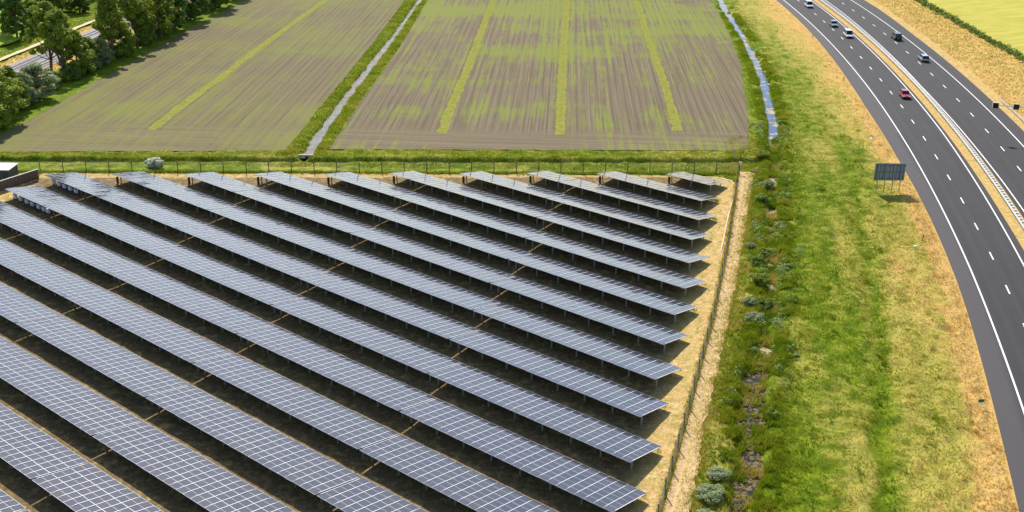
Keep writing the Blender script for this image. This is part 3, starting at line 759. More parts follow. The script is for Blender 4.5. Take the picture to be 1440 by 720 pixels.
# ------------------------------------------------------------------ cars
mglass = mat('car glass', (.01, .015, .02), .08); mtyre = mat('tyre', (.015, .015, .015), .9); mrim = mat('rim', (.5, .5, .52), .3, .8)
mlamp = mat('headlamp', (.85, .87, .9), .15); mtail = mat('tail lamp', (.45, .01, .01), .3); mtrim = mat('black trim', (.02, .02, .022), .6)
mplate = mat('number plate', (.75, .55, .05), .5)
def car(px, forward_cam, label, col, kind='hatch', dark=None):
    g = at(px); s = road_s(g[0], g[1]); th = s/RR
    rz = th+math.pi/2          # heading +Y-ish (increasing s)
    if forward_cam: rz += math.pi
    L, W, H_ = {'hatch': (4.15, 1.80, 1.50), 'estate': (4.65, 1.86, 1.52), 'van': (4.75, 1.95, 1.85)}[kind]
    r = empty('car', (g[0], g[1], .04), rz); tag(r, label, 'car', 'cars driving on the motorway')
    mb_ = mat('car paint', col, .25, .1, .6); mb_.node_tree.nodes['Principled BSDF'].inputs['Coat Weight'].default_value = .6
    # lofted body: stations along x, rings (half width at sill, beltline, top), symmetric
    st = {'hatch': [(-.5,.42,.78,.70),(-.47,.30,.95,.86),(-.36,.24,1.0,.92),(-.1,.22,1.0,.93),(.18,.22,1.0,.92),(.3,.24,.99,.86),(.44,.27,.93,.74),(.5,.36,.74,.62)],
          'estate': [(-.5,.42,.80,.74),(-.47,.30,.95,.90),(-.36,.24,1.0,.93),(-.1,.22,1.0,.94),(.18,.22,1.0,.92),(.3,.24,.99,.86),(.44,.27,.93,.72),(.5,.36,.76,.60)],
          'van': [(-.5,.42,.86,.90),(-.48,.30,.97,.98),(-.36,.24,1.0,1.0),(-.1,.22,1.0,1.0),(.2,.22,1.0,.98),(.33,.24,.98,.90),(.45,.27,.94,.78),(.5,.36,.80,.66)]}[kind]
    V = []; n = 8
    for x, z0, wd_, z1 in st:
        hw = W/2*wd_; X_ = x*L
        V += [(X_, -hw*.86, z0), (X_, -hw, z0+.14), (X_, -hw*1.0, (z0+z1)/2+.03), (X_, -hw*.93, z1), (X_, hw*.93, z1), (X_, hw, (z0+z1)/2+.03), (X_, hw, z0+.14), (X_, hw*.86, z0)]
    Fc = [(i*n+j, (i+1)*n+j, (i+1)*n+(j+1) % n, i*n+(j+1) % n) for i in range(len(st)-1) for j in range(n)]
    Fc += [tuple(range(n)), tuple((len(st)-1)*n+n-1-j for j in range(n))]
    body = mesh('body', V, Fc, mb_, r, smooth_=False)
    body.modifiers.new('b', 'BEVEL').width = .04
    # greenhouse: glass block with body-colour roof and pillars
    belt = [q for q in st]; zb = st[3][3]-.02
    x0, x1 = {'hatch': (-.485, .24), 'estate': (-.49, .22), 'van': (-.495, .30)}[kind]
    xr0, xr1 = {'hatch': (-.36, .06), 'estate': (-.43, .05), 'van': (-.46, .14)}[kind]
    hb, ht = W/2*.92, W/2*.74
    V = [(x0*L, -hb*.93, zb-.04), (x1*L, -hb, zb-.06), (x1*L, hb, zb-.06), (x0*L, hb*.93, zb-.04), (xr0*L, -ht, H_-.05), (xr1*L, -ht, H_-.05), (xr1*L, ht, H_-.05), (xr0*L, ht, H_-.05)]
    mesh('window', V, [(0,3,2,1),(4,5,6,7),(0,1,5,4),(1,2,6,5),(2,3,7,6),(3,0,4,7)], mglass, r)
    b = MB(); b.box(((xr0+xr1)/2*L, 0, H_-.02), ((xr1-xr0)*L+.06, ht*2+.04, .06)); rf = b.build('roof', mb_, r); rf.modifiers.new('b', 'BEVEL').width = .025
    b = MB()
    for sy in (-1, 1):
        for (a_, c2) in (((x0*L+.03, hb*.93), (xr0*L, ht)), ((x1*L, hb), (xr1*L, ht)), (((x0*.45+x1*.55)*L-.1, hb*.98), ((xr0+xr1)/2*L, ht))):
            b.tube((a_[0], sy*a_[1], zb-.03), (c2[0], sy*c2[1], H_-.03), .045, .04, 6)
    b.build('pillars', mb_, r)
    for sx in (-.31, .31):
        for sy in (-1, 1):
            w0 = MB().tube((0, -.11, 0), (0, .11, 0), .32, .32, 18).build('wheel', mtyre, r); w0.location = (sx*L, sy*(W/2-.10), .32)
            MB().tube((0, -.118, 0), (0, .118, 0), .2, .2, 12).build('rim', mrim, w0)
    for sy in (-1, 1):
        MB().box((.478*L, sy*W*.34, .62), (.16, .36, .14)).build('headlight', mlamp, r)
        MB().box((-.488*L, sy*W*.40, .82), (.10, .2, .22)).build('tail_light', mtail, r)
        MB().box((x1*L-.25, sy*(W/2+.06), zb+.08), (.14, .2, .13)).build('mirror', mb_, r)
    MB().box((.498*L, 0, .42), (.06, W*.62, .2)).build('grille', mtrim, r)
    MB().box((-.502*L, 0, .55), (.05, .52, .11)).build('number_plate', mplate, r)
    return r
car((1272,137), True, 'red hatchback coming towards the camera on the near carriageway', (.42, .012, .03), 'hatch')
car((1192.5,52), True, 'white car nearest behind the red one, second of the oncoming line', (.72, .73, .74), 'van')
car((1172,37), True, 'teal grey car just ahead of the white car in the oncoming line', (.16, .26, .27), 'hatch')
car((1137,10), True, 'white car farthest up the oncoming line at the top of the road', (.75, .77, .78), 'van')
car((1260,55), False, 'black car driving away on the right carriageway', (.02, .022, .026), 'van')
car((1298,85), False, 'silver blue car driving away behind the black one', (.34, .42, .48), 'estate')

# ------------------------------------------------------------------ vegetation
def leaf_mat(name, c1, c2):
    m = mat(name, c1, .65, spec=.25); t = NT(m)
    n = t.noise(t.pos(), .8, 3, .6); n2_ = t.attr('tint')
    t.col(t.mix(t.math('ADD', t.math('MULTIPLY', n, .5), t.math('MULTIPLY', n2_, .5)), c1, c2))
    b = t.b; tr = t.n('ShaderNodeBsdfTranslucent'); tr.inputs[0].default_value = (*[min(1, x*1.3) for x in c2], 1)
    mx = t.n('ShaderNodeMixShader'); mx.inputs[0].default_value = .28
    t.l(b.outputs[0], mx.inputs[1]); t.l(tr.outputs[0], mx.inputs[2]); t.l(mx.outputs[0], t.t.nodes['Material Output'].inputs[0])
    return m
LM = {'oak': leaf_mat('oak leaves', (.10, .155, .016), (.29, .36, .035)), 'dark': leaf_mat('dark leaves', (.065, .125, .022), (.16, .25, .036)),
      'willow': leaf_mat('willow leaves', (.15, .21, .08), (.33, .38, .18)), 'ditch': leaf_mat('ditch scrub leaves', (.11, .20, .03), (.25, .35, .06)), 'grey': leaf_mat('grey scrub leaves', (.16, .22, .09), (.33, .38, .18)), 'lime2': leaf_mat('fresh scrub leaves', (.14, .24, .02), (.28, .38, .04)), 'lime': leaf_mat('light leaves', (.09, .15, .015), (.20, .28, .03)),
      'white': leaf_mat('pale bush leaves', (.42, .48, .26), (.80, .84, .62))}
mbark = varied('bark', (.13, .10, .075), .3, 5)
def leafcloud(C, Rr, n, size, seed, squash=.8):
    """C centres (k,3), Rr radii; leaf quads in shells of each clump"""
    g = np.random.RandomState(seed); k = len(C); idx = np.repeat(np.arange(k), n)
    d = g.normal(size=(len(idx), 3)); d /= np.linalg.norm(d, axis=1)[:, None]
    rr = Rr[idx]*(g.uniform(.35, 1, len(idx))**.6)
    d2 = d*rr[:, None]; d2[:, 2] *= squash
    P = C[idx]+d2
    nrm = d+g.normal(size=d.shape)*.55; nrm[:, 2] += .35; nrm /= np.linalg.norm(nrm, axis=1)[:, None]
    a = np.cross(nrm, g.normal(size=d.shape)); a /= np.linalg.norm(a, axis=1)[:, None]; b = np.cross(nrm, a)
    s = (size*g.uniform(.6, 1.3, len(idx)))[:, None]
    V = np.stack([P-a*s*.5-b*s*.15, P+a*s*.1-b*s*.5, P+a*s*.55+b*s*.1, P-a*s*.1+b*s*.5], 1).reshape(-1, 3)
    Fc = np.arange(len(V)).reshape(-1, 4); tint = np.repeat(g.uniform(0, 1, k)[idx]*.5+g.uniform(0, .5, len(idx)), 4)
    return V, Fc, tint
def cloud_mesh(name, C, Rr, n, size, seed, m, squash=.8):
    V, Fc, tint = leafcloud(np.array(C), np.array(Rr), n, size, seed, squash)
    o = mesh(name, V, Fc, m); a = o.data.attributes.new('tint', 'FLOAT', 'POINT'); a.data.foreach_set('value', tint.astype(np.float32))
    me = o.data; bpy.data.objects.remove(o); return me
def tree_proto(seed, H_, W, th, kind, clumps=46, n=95, leaf=.42):
    g = np.random.RandomState(seed); b = MB(); C = []; Rr = []
    pts = [Vector((0, 0, -.3))]; lean = g.normal(size=2)*.03*H_
    for i in range(1, 6): pts.append(Vector((lean[0]*i/5+g.normal()*.1, lean[1]*i/5+g.normal()*.1, H_*.78*i/5)))
    r0 = .022*H_+.06
    for i in range(5): b.tube(pts[i], pts[i+1], r0*(1-i*.17), r0*(1-(i+1)*.17), 8, cap=False)
    for i in range(clumps):
        t = g.uniform(0, 1)**.8; z = th+(H_-th)*t
        env = math.sin(math.pi*min(1, (.18+.82*t))**.85)**.6 if t < .98 else .2
        ang = g.uniform(0, 2*math.pi); rad = W/2*env*g.uniform(.25, .92)
        c = Vector((math.cos(ang)*rad+lean[0]*t, math.sin(ang)*rad+lean[1]*t, z))
        C.append(tuple(c)); Rr.append(g.uniform(.6, 1.15)*W*.125)
        if i % 2 == 0:
            k = min(4, max(1, int(t*3.6)+1)); st_ = pts[k]; mid = (st_+c)/2+Vector((0, 0, -.3))
            b.tube(st_, mid, r0*.38, r0*.24, 5, cap=False); b.tube(mid, c, r0*.24, r0*.07, 5, cap=False)
    return (mk(b, 'trunk', mbark), cloud_mesh('crown', C, Rr, n, leaf, seed, LM[kind]))
def shrub_proto(seed, kind, W=3., H_=2.2, clumps=20, n=80, leaf=.25):
    g = np.random.RandomState(seed); C = []; Rr = []; b = MB()
    for i in range(clumps):
        ang = g.uniform(0, 6.28); t = g.uniform(0, 1); rad = W/2*.8*math.sqrt(g.uniform(0, 1))
        z = H_*.8*(1-(rad/(W/2))**2*.7)*g.uniform(.35, 1); C.append((math.cos(ang)*rad, math.sin(ang)*rad, z)); Rr.append(W*.17*g.uniform(.6, 1.1))
        if i % 2 == 0: b.tube((0, 0, -.2), C[-1], .05, .015, 5, cap=False)
    return (mk(b, 'stems', mbark), cloud_mesh('foliage', C, Rr, n, leaf, seed, LM[kind]))
def plant(name, proto, parts, loc, rz, sc, label, cat, group):
    r = empty(name, (loc[0], loc[1], float(gz(loc[0], loc[1]))), rz); r.scale = sc
    tag(r, label, cat, group)
    for nm, me in zip(parts, proto): inst(nm, me, r, (0, 0, 0))
    return r
T1 = tree_proto(1, 12, 9, 1.2, 'oak', 84, 120); T2 = tree_proto(2, 12, 8, 3.4, 'oak', 60, 120); T3 = tree_proto(3, 12, 7.5, .8, 'dark', 84, 120)
T4 = tree_proto(4, 12, 9, .8, 'willow', 76, 120, .34); T5 = tree_proto(5, 12, 9, 1.2, 'lime', 76, 110); T6 = tree_proto(6, 12, 8, 4.6, 'oak', 48, 125)
TG = 'trees along the left edge of the ploughed field'
tl = [  # base pixel, height m, width m, proto, label
 ((8,176), 11.5, 9.5, T1, 'broad dark green tree at the left picture edge, lowest of the tree row'),
 ((-22,186), 11, 8, T3, 'dense tree cut by the left picture edge, before the lowest of the tree row'),
 ((34,158), 8.5, 5.5, T5, 'light green small tree right beside the broad tree at the left edge'),
 ((68,139), 6.8, 7.5, T4, 'silvery grey willow at the edge of the ploughed field'),
 ((50,150), 6.6, 5.0, T4, 'greyish small tree between the broad tree and the silvery willow'),
 ((84,98), 14.5, 8.5, T2, 'tall open crowned tree with bare trunk in front of the railway, left of a pair'),
 ((103,108), 14.0, 8.0, T6, 'tall open crowned tree with bare trunk in front of the railway, right of a pair'),
 ((122,106), 9.5, 6.5, T1, 'rounded dark tree right of the tall open pair'),
 ((139,96), 6.8, 5.2, T5, 'low bright green tree right of the rounded dark tree'),
 ((155,93), 6.0, 5.0, T4, 'pale grey green willow bush tree half way up the tree row'),
 ((173,84), 16.0, 8.0, T2, 'very tall slender tree rising beyond the top edge beside the railway end'),
 ((184,80), 9.0, 6.0, T1, 'leafy tree at the foot of the very tall slender tree'),
 ((205,66), 16.0, 9.0, T6, 'high tree with gaps in the crown, right of the very tall slender one'),
 ((214,64), 10.0, 6.0, T5, 'fresh green tree in the upper middle of the tree row'),
 ((236,52), 15.0, 8.5, T1, 'full dark tree, fourth from the upper end of the tree row'),
 ((254,42), 14.0, 8.0, T3, 'very dark tree, third from the upper end of the tree row'),
 ((284,26), 15.0, 9.0, T3, 'very dark broad tree, second from the upper end of the tree row'),
 ((318,10), 15.0, 9.0, T1, 'dark tree at the upper end of the tree row'),
 ((345,-6), 15.0, 9.0, T3, 'dark tree just beyond the upper end of the tree row'),
 ((228,30), 15.0, 9.0, T3, 'dark tree behind the full dark tree of the row')]
for (px, h, wd_, pr, lab) in tl:
    g = at(px)+np.array([-2.0, 0, 0]); q = random.random()*6
    plant('tree', pr, ('trunk', 'crown'), g, q, (wd_/7.2, wd_/7.2, h/11.6), lab, 'tree', TG)
bl = [((24,54), 12, 8, T3, 'dark conical tree in the meadow at the upper left corner'), ((12,46), 11, 6, T3, 'dark tree behind the conical tree in the upper left corner'),
 ((52,44), 8, 7, T1, 'green tree beside the conical tree in the upper left corner'), ((64,26), 9, 7.5, T3, 'dark tree at the meadow end behind the railway'),
 ((88,16), 8, 8, T1, 'rounded tree at the top edge behind the farm path'), ((112,18), 7, 8, T3, 'dark rounded tree beyond the railway, near the top edge'),
 ((122,-2), 8, 9, T1, 'green tree cut by the top edge beyond the railway'), ((146,25), 4.6, 4.6, T5, 'small bushy tree on the far side of the railway'),
 ((158,8), 8, 8, T5, 'light green tree beyond the small bushy tree across the railway'), ((4,2), 9, 8, T3, 'dark tree at the very top left corner'),
 ((182,18), 9, 8, T1, 'mid green tree across the railway beyond the tallest trees'), ((40,6), 9, 8, T1, 'mid green tree at the top edge above the meadow')]
for (px, h, wd_, pr, lab) in bl:
    g = at(px); plant('tree', pr, ('trunk', 'crown'), g, random.random()*6, (wd_/8.5, wd_/8.5, h/12.0), lab, 'tree', 'trees behind the railway')
# shrubs under the row
SP = [shrub_proto(21, 'oak', 3.0, 2.3, 30, 110, .19), shrub_proto(22, 'oak', 3.0, 2.2, 28, 100, .2), shrub_proto(23, 'lime', 3.0, 2.2, 28, 100, .2), shrub_proto(24, 'willow', 3.0, 2.2, 34, 130, .15), shrub_proto(25, 'dark', 3.2, 1.9, 24, 80, .22)]
line = ats([(-30,194),(0,178),(46,156),(75,140),(117,118),(150,100),(192,77),(230,56),(258,41),(308,16),(345,-3)])+np.array([-4.6, 0])
Ps, Ns, Ts = resample(line, 3.3)
def nth(n): return str(n)+('th' if 10 < n % 100 < 14 else {1: 'st', 2: 'nd', 3: 'rd'}.get(n % 10, 'th'))
shade = ['dark green', 'mid green', 'blackish green', 'olive green']
for i, p_ in enumerate(Ps):
    if p_[1] < 196: continue
    pr = SP[[0, 1, 4, 0, 4, 3][i % 6]]; q = p_+rng.normal(size=2)*.5; sc = rng.uniform(.9, 1.45)
    plant('shrub', pr, ('stems', 'foliage'), q, random.random()*6, (sc, sc, sc*rng.uniform(.9, 1.5)), f'undergrowth shrub {nth(i+1)} from the lower left below the tree row along the field', 'shrub', 'undergrowth shrubs below the tree row')
# shrubs along the right ditch
dl = [((1078,356), 3.4, 2.6, 0, 'dark rounded shrub on the ditch bank beside the middle of the sandy track'), ((1070,400), 3.0, 2.2, 0, 'dark shrub on the ditch bank just below the rounded one'),
 ((1066,372), 2.6, 1.8, 2, 'light green shrub left of the dark rounded shrub on the bank'), ((1074,428), 3.2, 2.0, 2, 'bright green shrub overhanging the dry ditch bed'),
 ((1062,452), 3.2, 1.8, 3, 'grey green shrub left of the pale reeds'), ((1055,430), 2.4, 1.5, 3, 'small grey green shrub on the bank above the pale reeds'),
 ((1078,308), 2.6, 2.0, 0, 'dark shrub at the ditch below the fence corner'), ((1072,285), 3.0, 2.0, 1, 'green shrub at the ditch nearest to the sandy track top end'),
 ((1080,262), 2.8, 1.7, 3, 'greyish shrub where the ditch bends beside the fence corner'), ((1073,222), 3.0, 1.9, 0, 'dark shrub at the ditch junction beyond the fence corner'),
 ((1054,224), 2.2, 1.2, 2, 'low light shrub behind the far fence corner'), ((1098,175), 2.4, 1.4, 1, 'green shrub at the near end of the open blue water'),
 ((1000,700), 3.6, 1.3, 3, 'large grey green shrub at the bottom edge beside the sandy track'), ((1010,672), 2.8, 1.1, 3, 'grey green shrub just above the large one at the bottom edge'), ((990,735), 3.6, 1.3, 3, 'grey green shrub cut by the bottom edge beside the track'),
 ((1062,490), 2.2, 1.5, 1, 'green shrub at the top of the black water'), ((1025,16), 2.4, 1.3, 2, 'small shrub at the far end of the blue water'), ((1056,348), 1.9, 1.2, 3, 'low brownish shrub on the bank next to the track')]
DP0 = [shrub_proto(51, 'oak', 3.0, 2.2, 34, 120, .18), shrub_proto(52, 'ditch', 3.0, 2.2, 34, 120, .18), shrub_proto(53, 'lime', 3.0, 2.2, 34, 120, .18), shrub_proto(54, 'grey', 3.0, 2.2, 38, 140, .15)]
for (px, wd_, h, k, lab) in dl:
    g = at(px); plant('shrub', DP0[k], ('stems', 'foliage'), g, random.random()*6, (wd_/3.4, wd_/3.4, h/2.6), lab, 'shrub', 'shrubs along the right ditch')
# tangled soft scrub and rank growth lining the ditch, one mass
pq, nq, tq = resample(DITCH, .5); C = []; Rr = []
for a_, n_ in zip(pq, nq):
    if not 100 < a_[1] < 214: continue
    den = 3 if a_[1] > 116 else 1
    for j in range(den):
        sd_ = rng.choice([-1, 1]); lo = .5 if 118 < a_[1] < 172 or 180 < a_[1] < 206 else 1.5
        o_ = lo+abs(rng.normal())*1.1
        q = a_+n_*sd_*o_+rng.normal(size=2)*.3
        if fbm(np.array([q[0]]), np.array([q[1]]), 4.0, 2, 93)[0] < .42: continue
        rr_ = rng.uniform(.3, .75); C.append((q[0], q[1], float(gz(q[0], q[1]))+rr_*.45)); Rr.append(rr_)
for k_i, nm_ in enumerate(('ditch', 'lime2', 'grey')):
    sel_ = [i for i in range(len(C)) if (int(fbm(np.array([C[i][0]]), np.array([C[i][1]]), 5.0, 2, 95)[0]*9+rng.uniform(0, 1.2)) % 3) == k_i]
    o = link(bpy.data.objects.new('ditch_scrub', cloud_mesh('ditch_scrub', [C[i] for i in sel_], [Rr[i] for i in sel_], 60, .17, 90+k_i, LM[nm_]))); o['kind'] = 'stuff'
PB = shrub_proto(31, 'white', 2.1, 2.3, 22, 260, .17)
g = at((217,234)); r = empty('flowering_bush', (g[0], g[1], 0)); tag(r, 'round whitish green double bush alone behind the far fence', 'bush')
for dx, s_1 in ((-.8, 1.25), (.75, 1.5)):
    for nm, me in zip(('stems', 'foliage'), PB): o = inst(nm, me, r, (dx, 0, -.75), (0, 0, dx*2)); o.scale = (s_1, s_1, s_1)
# hedge at the ripe field
hp = resample(HEDGE, .9)[0]; C = []; Rr = []
for p_ in hp:
    for j in range(2): C.append((p_[0]+rng.normal()*.6, p_[1]+rng.normal()*.5, rng.uniform(.3, 1.0))); Rr.append(rng.uniform(.55, .9))
o = link(bpy.data.objects.new('hedge', cloud_mesh('hedge', C, Rr, 42, .30, 77, leaf_mat('hedge leaves', (.07, .14, .015), (.16, .25, .03))))); tag(o, 'long low green hedge between the dry verge and the yellow field', 'hedge')

# grass tufts -------------------------------------------------------
def grass_mat(name):
    m = mat(name, GREEN, .8, spec=.15); t = NT(m); a_ = t.attr('tint')
    r = t.n('ShaderNodeValToRGB'); t.l(a_, r.inputs[0]); cr_ = r.color_ramp
    cr_.elements[0].position = 0; cr_.elements[0].color = (.125, .215, .010, 1); cr_.elements[1].position = 1; cr_.elements[1].color = (.58, .38, .13, 1)
    for p_, c_2 in ((.28, (.25, .30, .012, 1)), (.55, (.42, .38, .055, 1)), (.8, (.52, .40, .11, 1))):
        e_ = cr_.elements.new(p_); e_.color = c_2
    t.col(r.outputs[0])
    tr = t.n('ShaderNodeBsdfTranslucent'); t.l(r.outputs[0], tr.inputs[0]); mx = t.n('ShaderNodeMixShader'); mx.inputs[0].default_value = .35
    t.l(t.b.outputs[0], mx.inputs[1]); t.l(tr.outputs[0], mx.inputs[2]); t.l(mx.outputs[0], t.t.nodes['Material Output'].inputs[0])
    return m
MG = grass_mat('grass blades')
def tufts(name, P, h, tint, seed, blades=5, wd_=.07, spread=.16, bend=.4):
    g = np.random.RandomState(seed); n = len(P); N = n*blades
    b = np.repeat(P, blades, 0); h_ = np.repeat(h, blades)*g.uniform(.55, 1.15, N)
    ang = g.uniform(0, 6.283, N); rad = g.uniform(0, spread, N); dx = np.cos(ang); dy = np.sin(ang)
    base = b[:, :2]+np.c_[dx, dy]*rad[:, None]; z = b[:, 2]-.03
    lean = bend*h_*g.uniform(.3, 1.1, N); wind = np.array([.35, -.15])
    tip = base+np.c_[dx, dy]*lean[:, None]+wind*h_[:, None]*.5
    px2 = -dy*wd_/2*g.uniform(.7, 1.4, N); py2 = dx*wd_/2
    V = np.empty((N, 3, 3)); V[:, 0] = np.c_[base[:, 0]-px2, base[:, 1]-py2, z]; V[:, 1] = np.c_[base[:, 0]+px2, base[:, 1]+py2, z]; V[:, 2] = np.c_[tip, z+h_]
    tt = np.repeat(np.clip(np.repeat(tint, blades)+g.normal(size=N)*.07, 0, 1), 3)
    o = mesh(name, V.reshape(-1, 3), np.arange(N*3).reshape(-1, 3), MG)
    a_ = o.data.attributes.new('tint', 'FLOAT', 'POINT'); a_.data.foreach_set('value', tt.astype(np.float32)); o['kind'] = 'stuff'
    return o
def scat(n, x0, x1, y0, y1, fn):
    x = rng.uniform(x0, x1, n); y = rng.uniform(y0, y1, n); k = fn(x, y); return x[k], y[k]
def in_verge(x, y):
    d = (gA((verge | (roadm & (tv > .5) & (tv < 1.2)))*1.0, x, y) > .5)
    return d & (gA(dDn, x, y) > 1.25) & (road_off(x, y) < left_edge(road_s(x, y))+.05-.5*fbm(x, y, 1.2, 3, 55))
pn = lambda x, y: rng.uniform(0, 1, len(x)) < np.clip(150/np.maximum(y, 100), 0, 1)**2.2
def tintof(x, y, k=.9):
    return np.clip(gA(dry, x, y)*k-.03+.95*(fbm(road_off(x, y)/1.1, road_s(x, y)/4.5, 1, 3, 21)-.5)+.25*(fbm(x, y, .9, 2, 31)-.5), 0, 1)
x, y = scat(470000, 16, 100, 78, 360, lambda x, y: in_verge(x, y) & pn(x, y))
tufts('grass', np.c_[x, y, gz(x, y)], .09+.28*fbm(road_off(x, y)/1.4, road_s(x, y)/2.4, 1, 3, 8)**1.5+.30*(fbm(x, y, 1.6, 3, 18) > .70), tintof(x, y, 1.0), 1, 4, .06)
x, y = scat(60000, 10, 60, 76, 205, lambda x, y: (gA(bank*1.0, x, y) > .5) & (gA(dDn, x, y) > 1.25))
tufts('grass', np.c_[x, y, gz(x, y)], .2+.5*fbm(x, y, 2.2, 3, 5), np.clip(.36+1.3*(fbm(x, y, 3, 3, 9)-.45), 0, 1), 2, 4, .07)
# ditch edges: rank growth and reeds
Pd, Nd, Td = resample(DITCH, .16)
i_ = rng.randint(0, len(Pd), 130000); i_ = i_[rng.uniform(0, 1, 130000) < np.clip(150/Pd[i_, 1], 0, 1)**1.5]; d_ = (1.0+np.abs(rng.normal(size=len(i_)))*1.7)*rng.choice([-1, 1], len(i_))
P = Pd[i_]+Nd[i_]*d_[:, None]
keep = (gA(dDn, P[:, 0], P[:, 1]) > 1.35) & (fbm(P[:, 0], P[:, 1], 3, 3, 91) > .40) & (Pd[i_, 1]+rng.normal(size=len(i_))*4 < 345); P = P[keep]
tufts('reeds', np.c_[P, gz(P[:, 0], P[:, 1])], .25+.9*fbm(P[:, 0], P[:, 1], 2.5, 3, 3)*smooth(3.6, 1.6, polyd(P[:, 0], P[:, 1], DITCH)), np.clip(.02+.62*fbm(P[:, 0], P[:, 1], 3, 3, 6)-.08, 0, 1), 3, 4, .08, .2, .35)
i_ = np.where((Pd[:, 1]+rng.normal(size=len(Pd))*2.5 < 176) & (Pd[:, 1]+rng.normal(size=len(Pd))*3 > 116))[0]; i_ = np.r_[rng.choice(i_, 12000), rng.choice(np.where((Pd[:, 1] > 182) & (Pd[:, 1] < 207))[0], 4500)]; P = Pd[i_]+rng.normal(size=(len(i_), 2))*.2+Nd[i_]*rng.uniform(-1.9, 1.9, len(i_))[:, None]
k_2 = fbm(P[:, 0], P[:, 1], 3, 2, 12) > .40; P = P[k_2]
tufts('reeds', np.c_[P, np.full(len(P), -.6)], np.full(len(P), .75), np.clip(.36+1.5*(fbm(P[:, 0], P[:, 1], 3, 2, 14)-.5), 0, 1), 4, 4, .07, .2, .5)
i_ = rng.choice(np.where(Pd[:, 1] < 119)[0], 9000); P = Pd[i_]+rng.normal(size=(9000, 2))*.2+Nd[i_]*(rng.uniform(.3, 2.3, 9000)*rng.choice([-1, 1], 9000))[:, None]
P = P[fbm(P[:, 0], P[:, 1], 2.4, 3, 112) > .5]
tufts('reeds', np.c_[P, np.full(len(P), -.62)], .2+.5*fbm(P[:, 0], P[:, 1], 2, 2, 14), np.clip(.50+1.6*(fbm(P[:, 0], P[:, 1], 2.5, 2, 114)-.5), 0, 1), 44, 4, .06, .2, .5)
# cross ditch, central ditch banks and the strip behind the fence
x, y = scat(42000, -100, 42, 182.5, 198, lambda x, y: (polyd(x, y, XDITCH) > .9) & ~inpoly(x, y, fW) & ~inpoly(x, y, fE) & (gA(dCn, x, y) > 1.2))
tufts('grass', np.c_[x, y, gz(x, y)], .12+.2*fbm(x, y, 2, 2, 2), np.clip(.36+.8*(fbm(x, y, 3, 3, 19)-.5), 0, 1), 5, 3, .09)
i_ = rng.randint(0, 2, 26000); Pc, Nc, Tc = resample(CDITCH, .3); j_ = rng.randint(0, len(Pc), 26000)
P = Pc[j_]+Nc[j_]*(rng.uniform(.6, 5.2, 26000)*np.where(i_ == 0, 1, -.72))[:, None]
k_2 = ~inpoly(P[:, 0], P[:, 1], fW) & ~inpoly(P[:, 0], P[:, 1], fE) & (gA(dCn, P[:, 0], P[:, 1]) > 1.15); P = P[k_2]
tufts('grass', np.c_[P, gz(P[:, 0], P[:, 1])], .2+.35*fbm(P[:, 0], P[:, 1], 2, 2, 2), np.clip(.34+.8*(fbm(P[:, 0], P[:, 1], 3, 3, 29)-.5), 0, 1), 6, 3, .10)
# strips in the fields
PP = []
for L in TR:
    Pq, Nq, Tq = resample(L, .25); j_ = rng.randint(0, len(Pq), 4200); PP.append(Pq[j_]+Nq[j_]*(rng.normal(size=4200)*.62)[:, None])
P = np.concatenate(PP); tufts('grass', np.c_[P, np.full(len(P), .05)], np.full(len(P), .09), np.clip(.48+.8*(fbm(P[:, 0], P[:, 1], 2.5, 3, 39)-.5), 0, 1), 7, 3, .10, .25)
# yard: sparse sprigs, weeds along fence and at row feet
x, y = scat(34000, -90, 38, 76, 181, lambda x, y: inpoly(x, y, YARD) & (fbm(x, y, 2.5, 3, 41) > .50))
tufts('grass', np.c_[x, y, gz(x, y)], np.full(len(x), .17), np.clip(.5+.9*(fbm(x, y, 2, 3, 49)-.5), 0, 1), 8, 3, .08)
Pq, Nq, Tq = resample(FENCE_R, .2); j_ = rng.randint(0, len(Pq), 3600); P = Pq[j_]+Nq[j_]*(rng.normal(size=3600)*.2-.05)[:, None]
tufts('grass', np.c_[P, np.full(len(P), 0.)], .2+.35*fbm(P[:, 0], P[:, 1], 2, 2, 4), np.clip(.62+.6*(fbm(P[:, 0], P[:, 1], 2, 2, 59)-.5), 0, 1), 9, 4, .07, .2)
Pq, Nq, Tq = resample(FENCE_T, .2); j_ = rng.randint(0, len(Pq), 7000); P = Pq[j_]+Nq[j_]*(rng.normal(size=7000)*.3)[:, None]
tufts('grass', np.c_[P, np.full(len(P), 0.)], .25+.35*fbm(P[:, 0], P[:, 1], 2, 2, 4), np.clip(.22+.5*(fbm(P[:, 0], P[:, 1], 2, 2, 69)-.5), 0, 1), 10, 4, .08, .2)
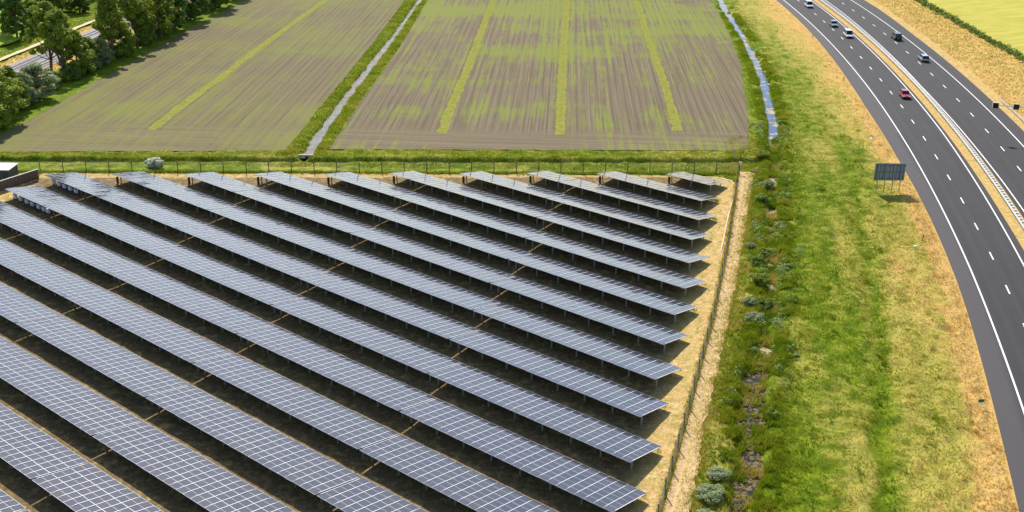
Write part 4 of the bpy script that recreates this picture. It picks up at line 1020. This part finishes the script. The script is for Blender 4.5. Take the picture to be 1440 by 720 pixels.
# low edge of every row: dry grass sliver
PP = []
for k in range(1, 18):
    n_ = 1500; q = rng.uniform(RIGHT[k], min(left_e(k), 150), n_); o_ = OFF0-k*PITCHR+rng.normal(size=n_)*.22+.15
    PP.append(q[:, None]*ev+o_[:, None]*nv)
P = np.concatenate(PP); k_2 = fbm(P[:, 0], P[:, 1], 3, 2, 77) > .38; P = P[k_2]
tufts('grass', np.c_[P, np.full(len(P), 0.)], .12+.32*fbm(P[:, 0], P[:, 1], 1.5, 2, 80), np.clip(.55+1.5*(fbm(P[:, 0], P[:, 1], 2, 2, 79)-.5), 0, 1), 11, 3, .07, .2)
# track centre sprigs, verges left of the railway and right of the road
Pq, Nq, Tq = resample(PATHR, .1); j_ = rng.randint(0, len(Pq), 9000); P = Pq[j_]+Nq[j_]*(np.abs(rng.normal(size=9000))*.55*(-1)**(rng.uniform(size=9000) < .5)+0*.1)[:, None]
tufts('grass', np.c_[P, np.full(len(P), .02)], .12+.3*fbm(P[:, 0], P[:, 1], 2, 2, 4), np.clip(.55+.8*(fbm(P[:, 0], P[:, 1], 2, 2, 59)-.5), 0, 1), 15, 3, .07, .2)
x, y = scat(40000, 10, 48, 76, 183, lambda x, y: inpoly(x, y, TRACK) & (fbm(x, y, 1.8, 3, 51) > .52))
tufts('grass', np.c_[x, y, np.full(len(x), .05)], np.full(len(x), .12), np.clip(.66+.6*(fbm(x, y, 2, 3, 54)-.5), 0, 1), 12, 3, .06)
def rv(x, y):
    o_ = road_off(x, y); return (o_ > right_edge(road_s(x, y))+2.6) & (~inpoly(x, y, [tuple(p) for p in HEDGE]+[(420, 260), (420, 560), (150, 560)]))
x, y = scat(50000, 95, 170, 190, 380, rv)
tufts('grass', np.c_[x, y, gz(x, y)], .2+.3*fbm(x, y, 2.2, 3, 8), np.clip(.52+1.0*(fbm(x, y, 4, 3, 88)-.5)+.3*smooth(8, 3, road_off(x, y)-right_edge(road_s(x, y))), 0, 1), 13, 3, .11)
x, y = scat(40000, -190, -98, 225, 400, lambda x, y: (polyd(x, y, RAIL) > 5.2) & (gA(Z, x, y) > -.5))
tufts('grass', np.c_[x, y, gz(x, y)+.05], .2+.3*fbm(x, y, 2.2, 3, 8), np.clip(gA(dry, x, y)*.8+.15+.6*(fbm(x, y, 4, 3, 98)-.5), 0, 1), 14, 3, .12)
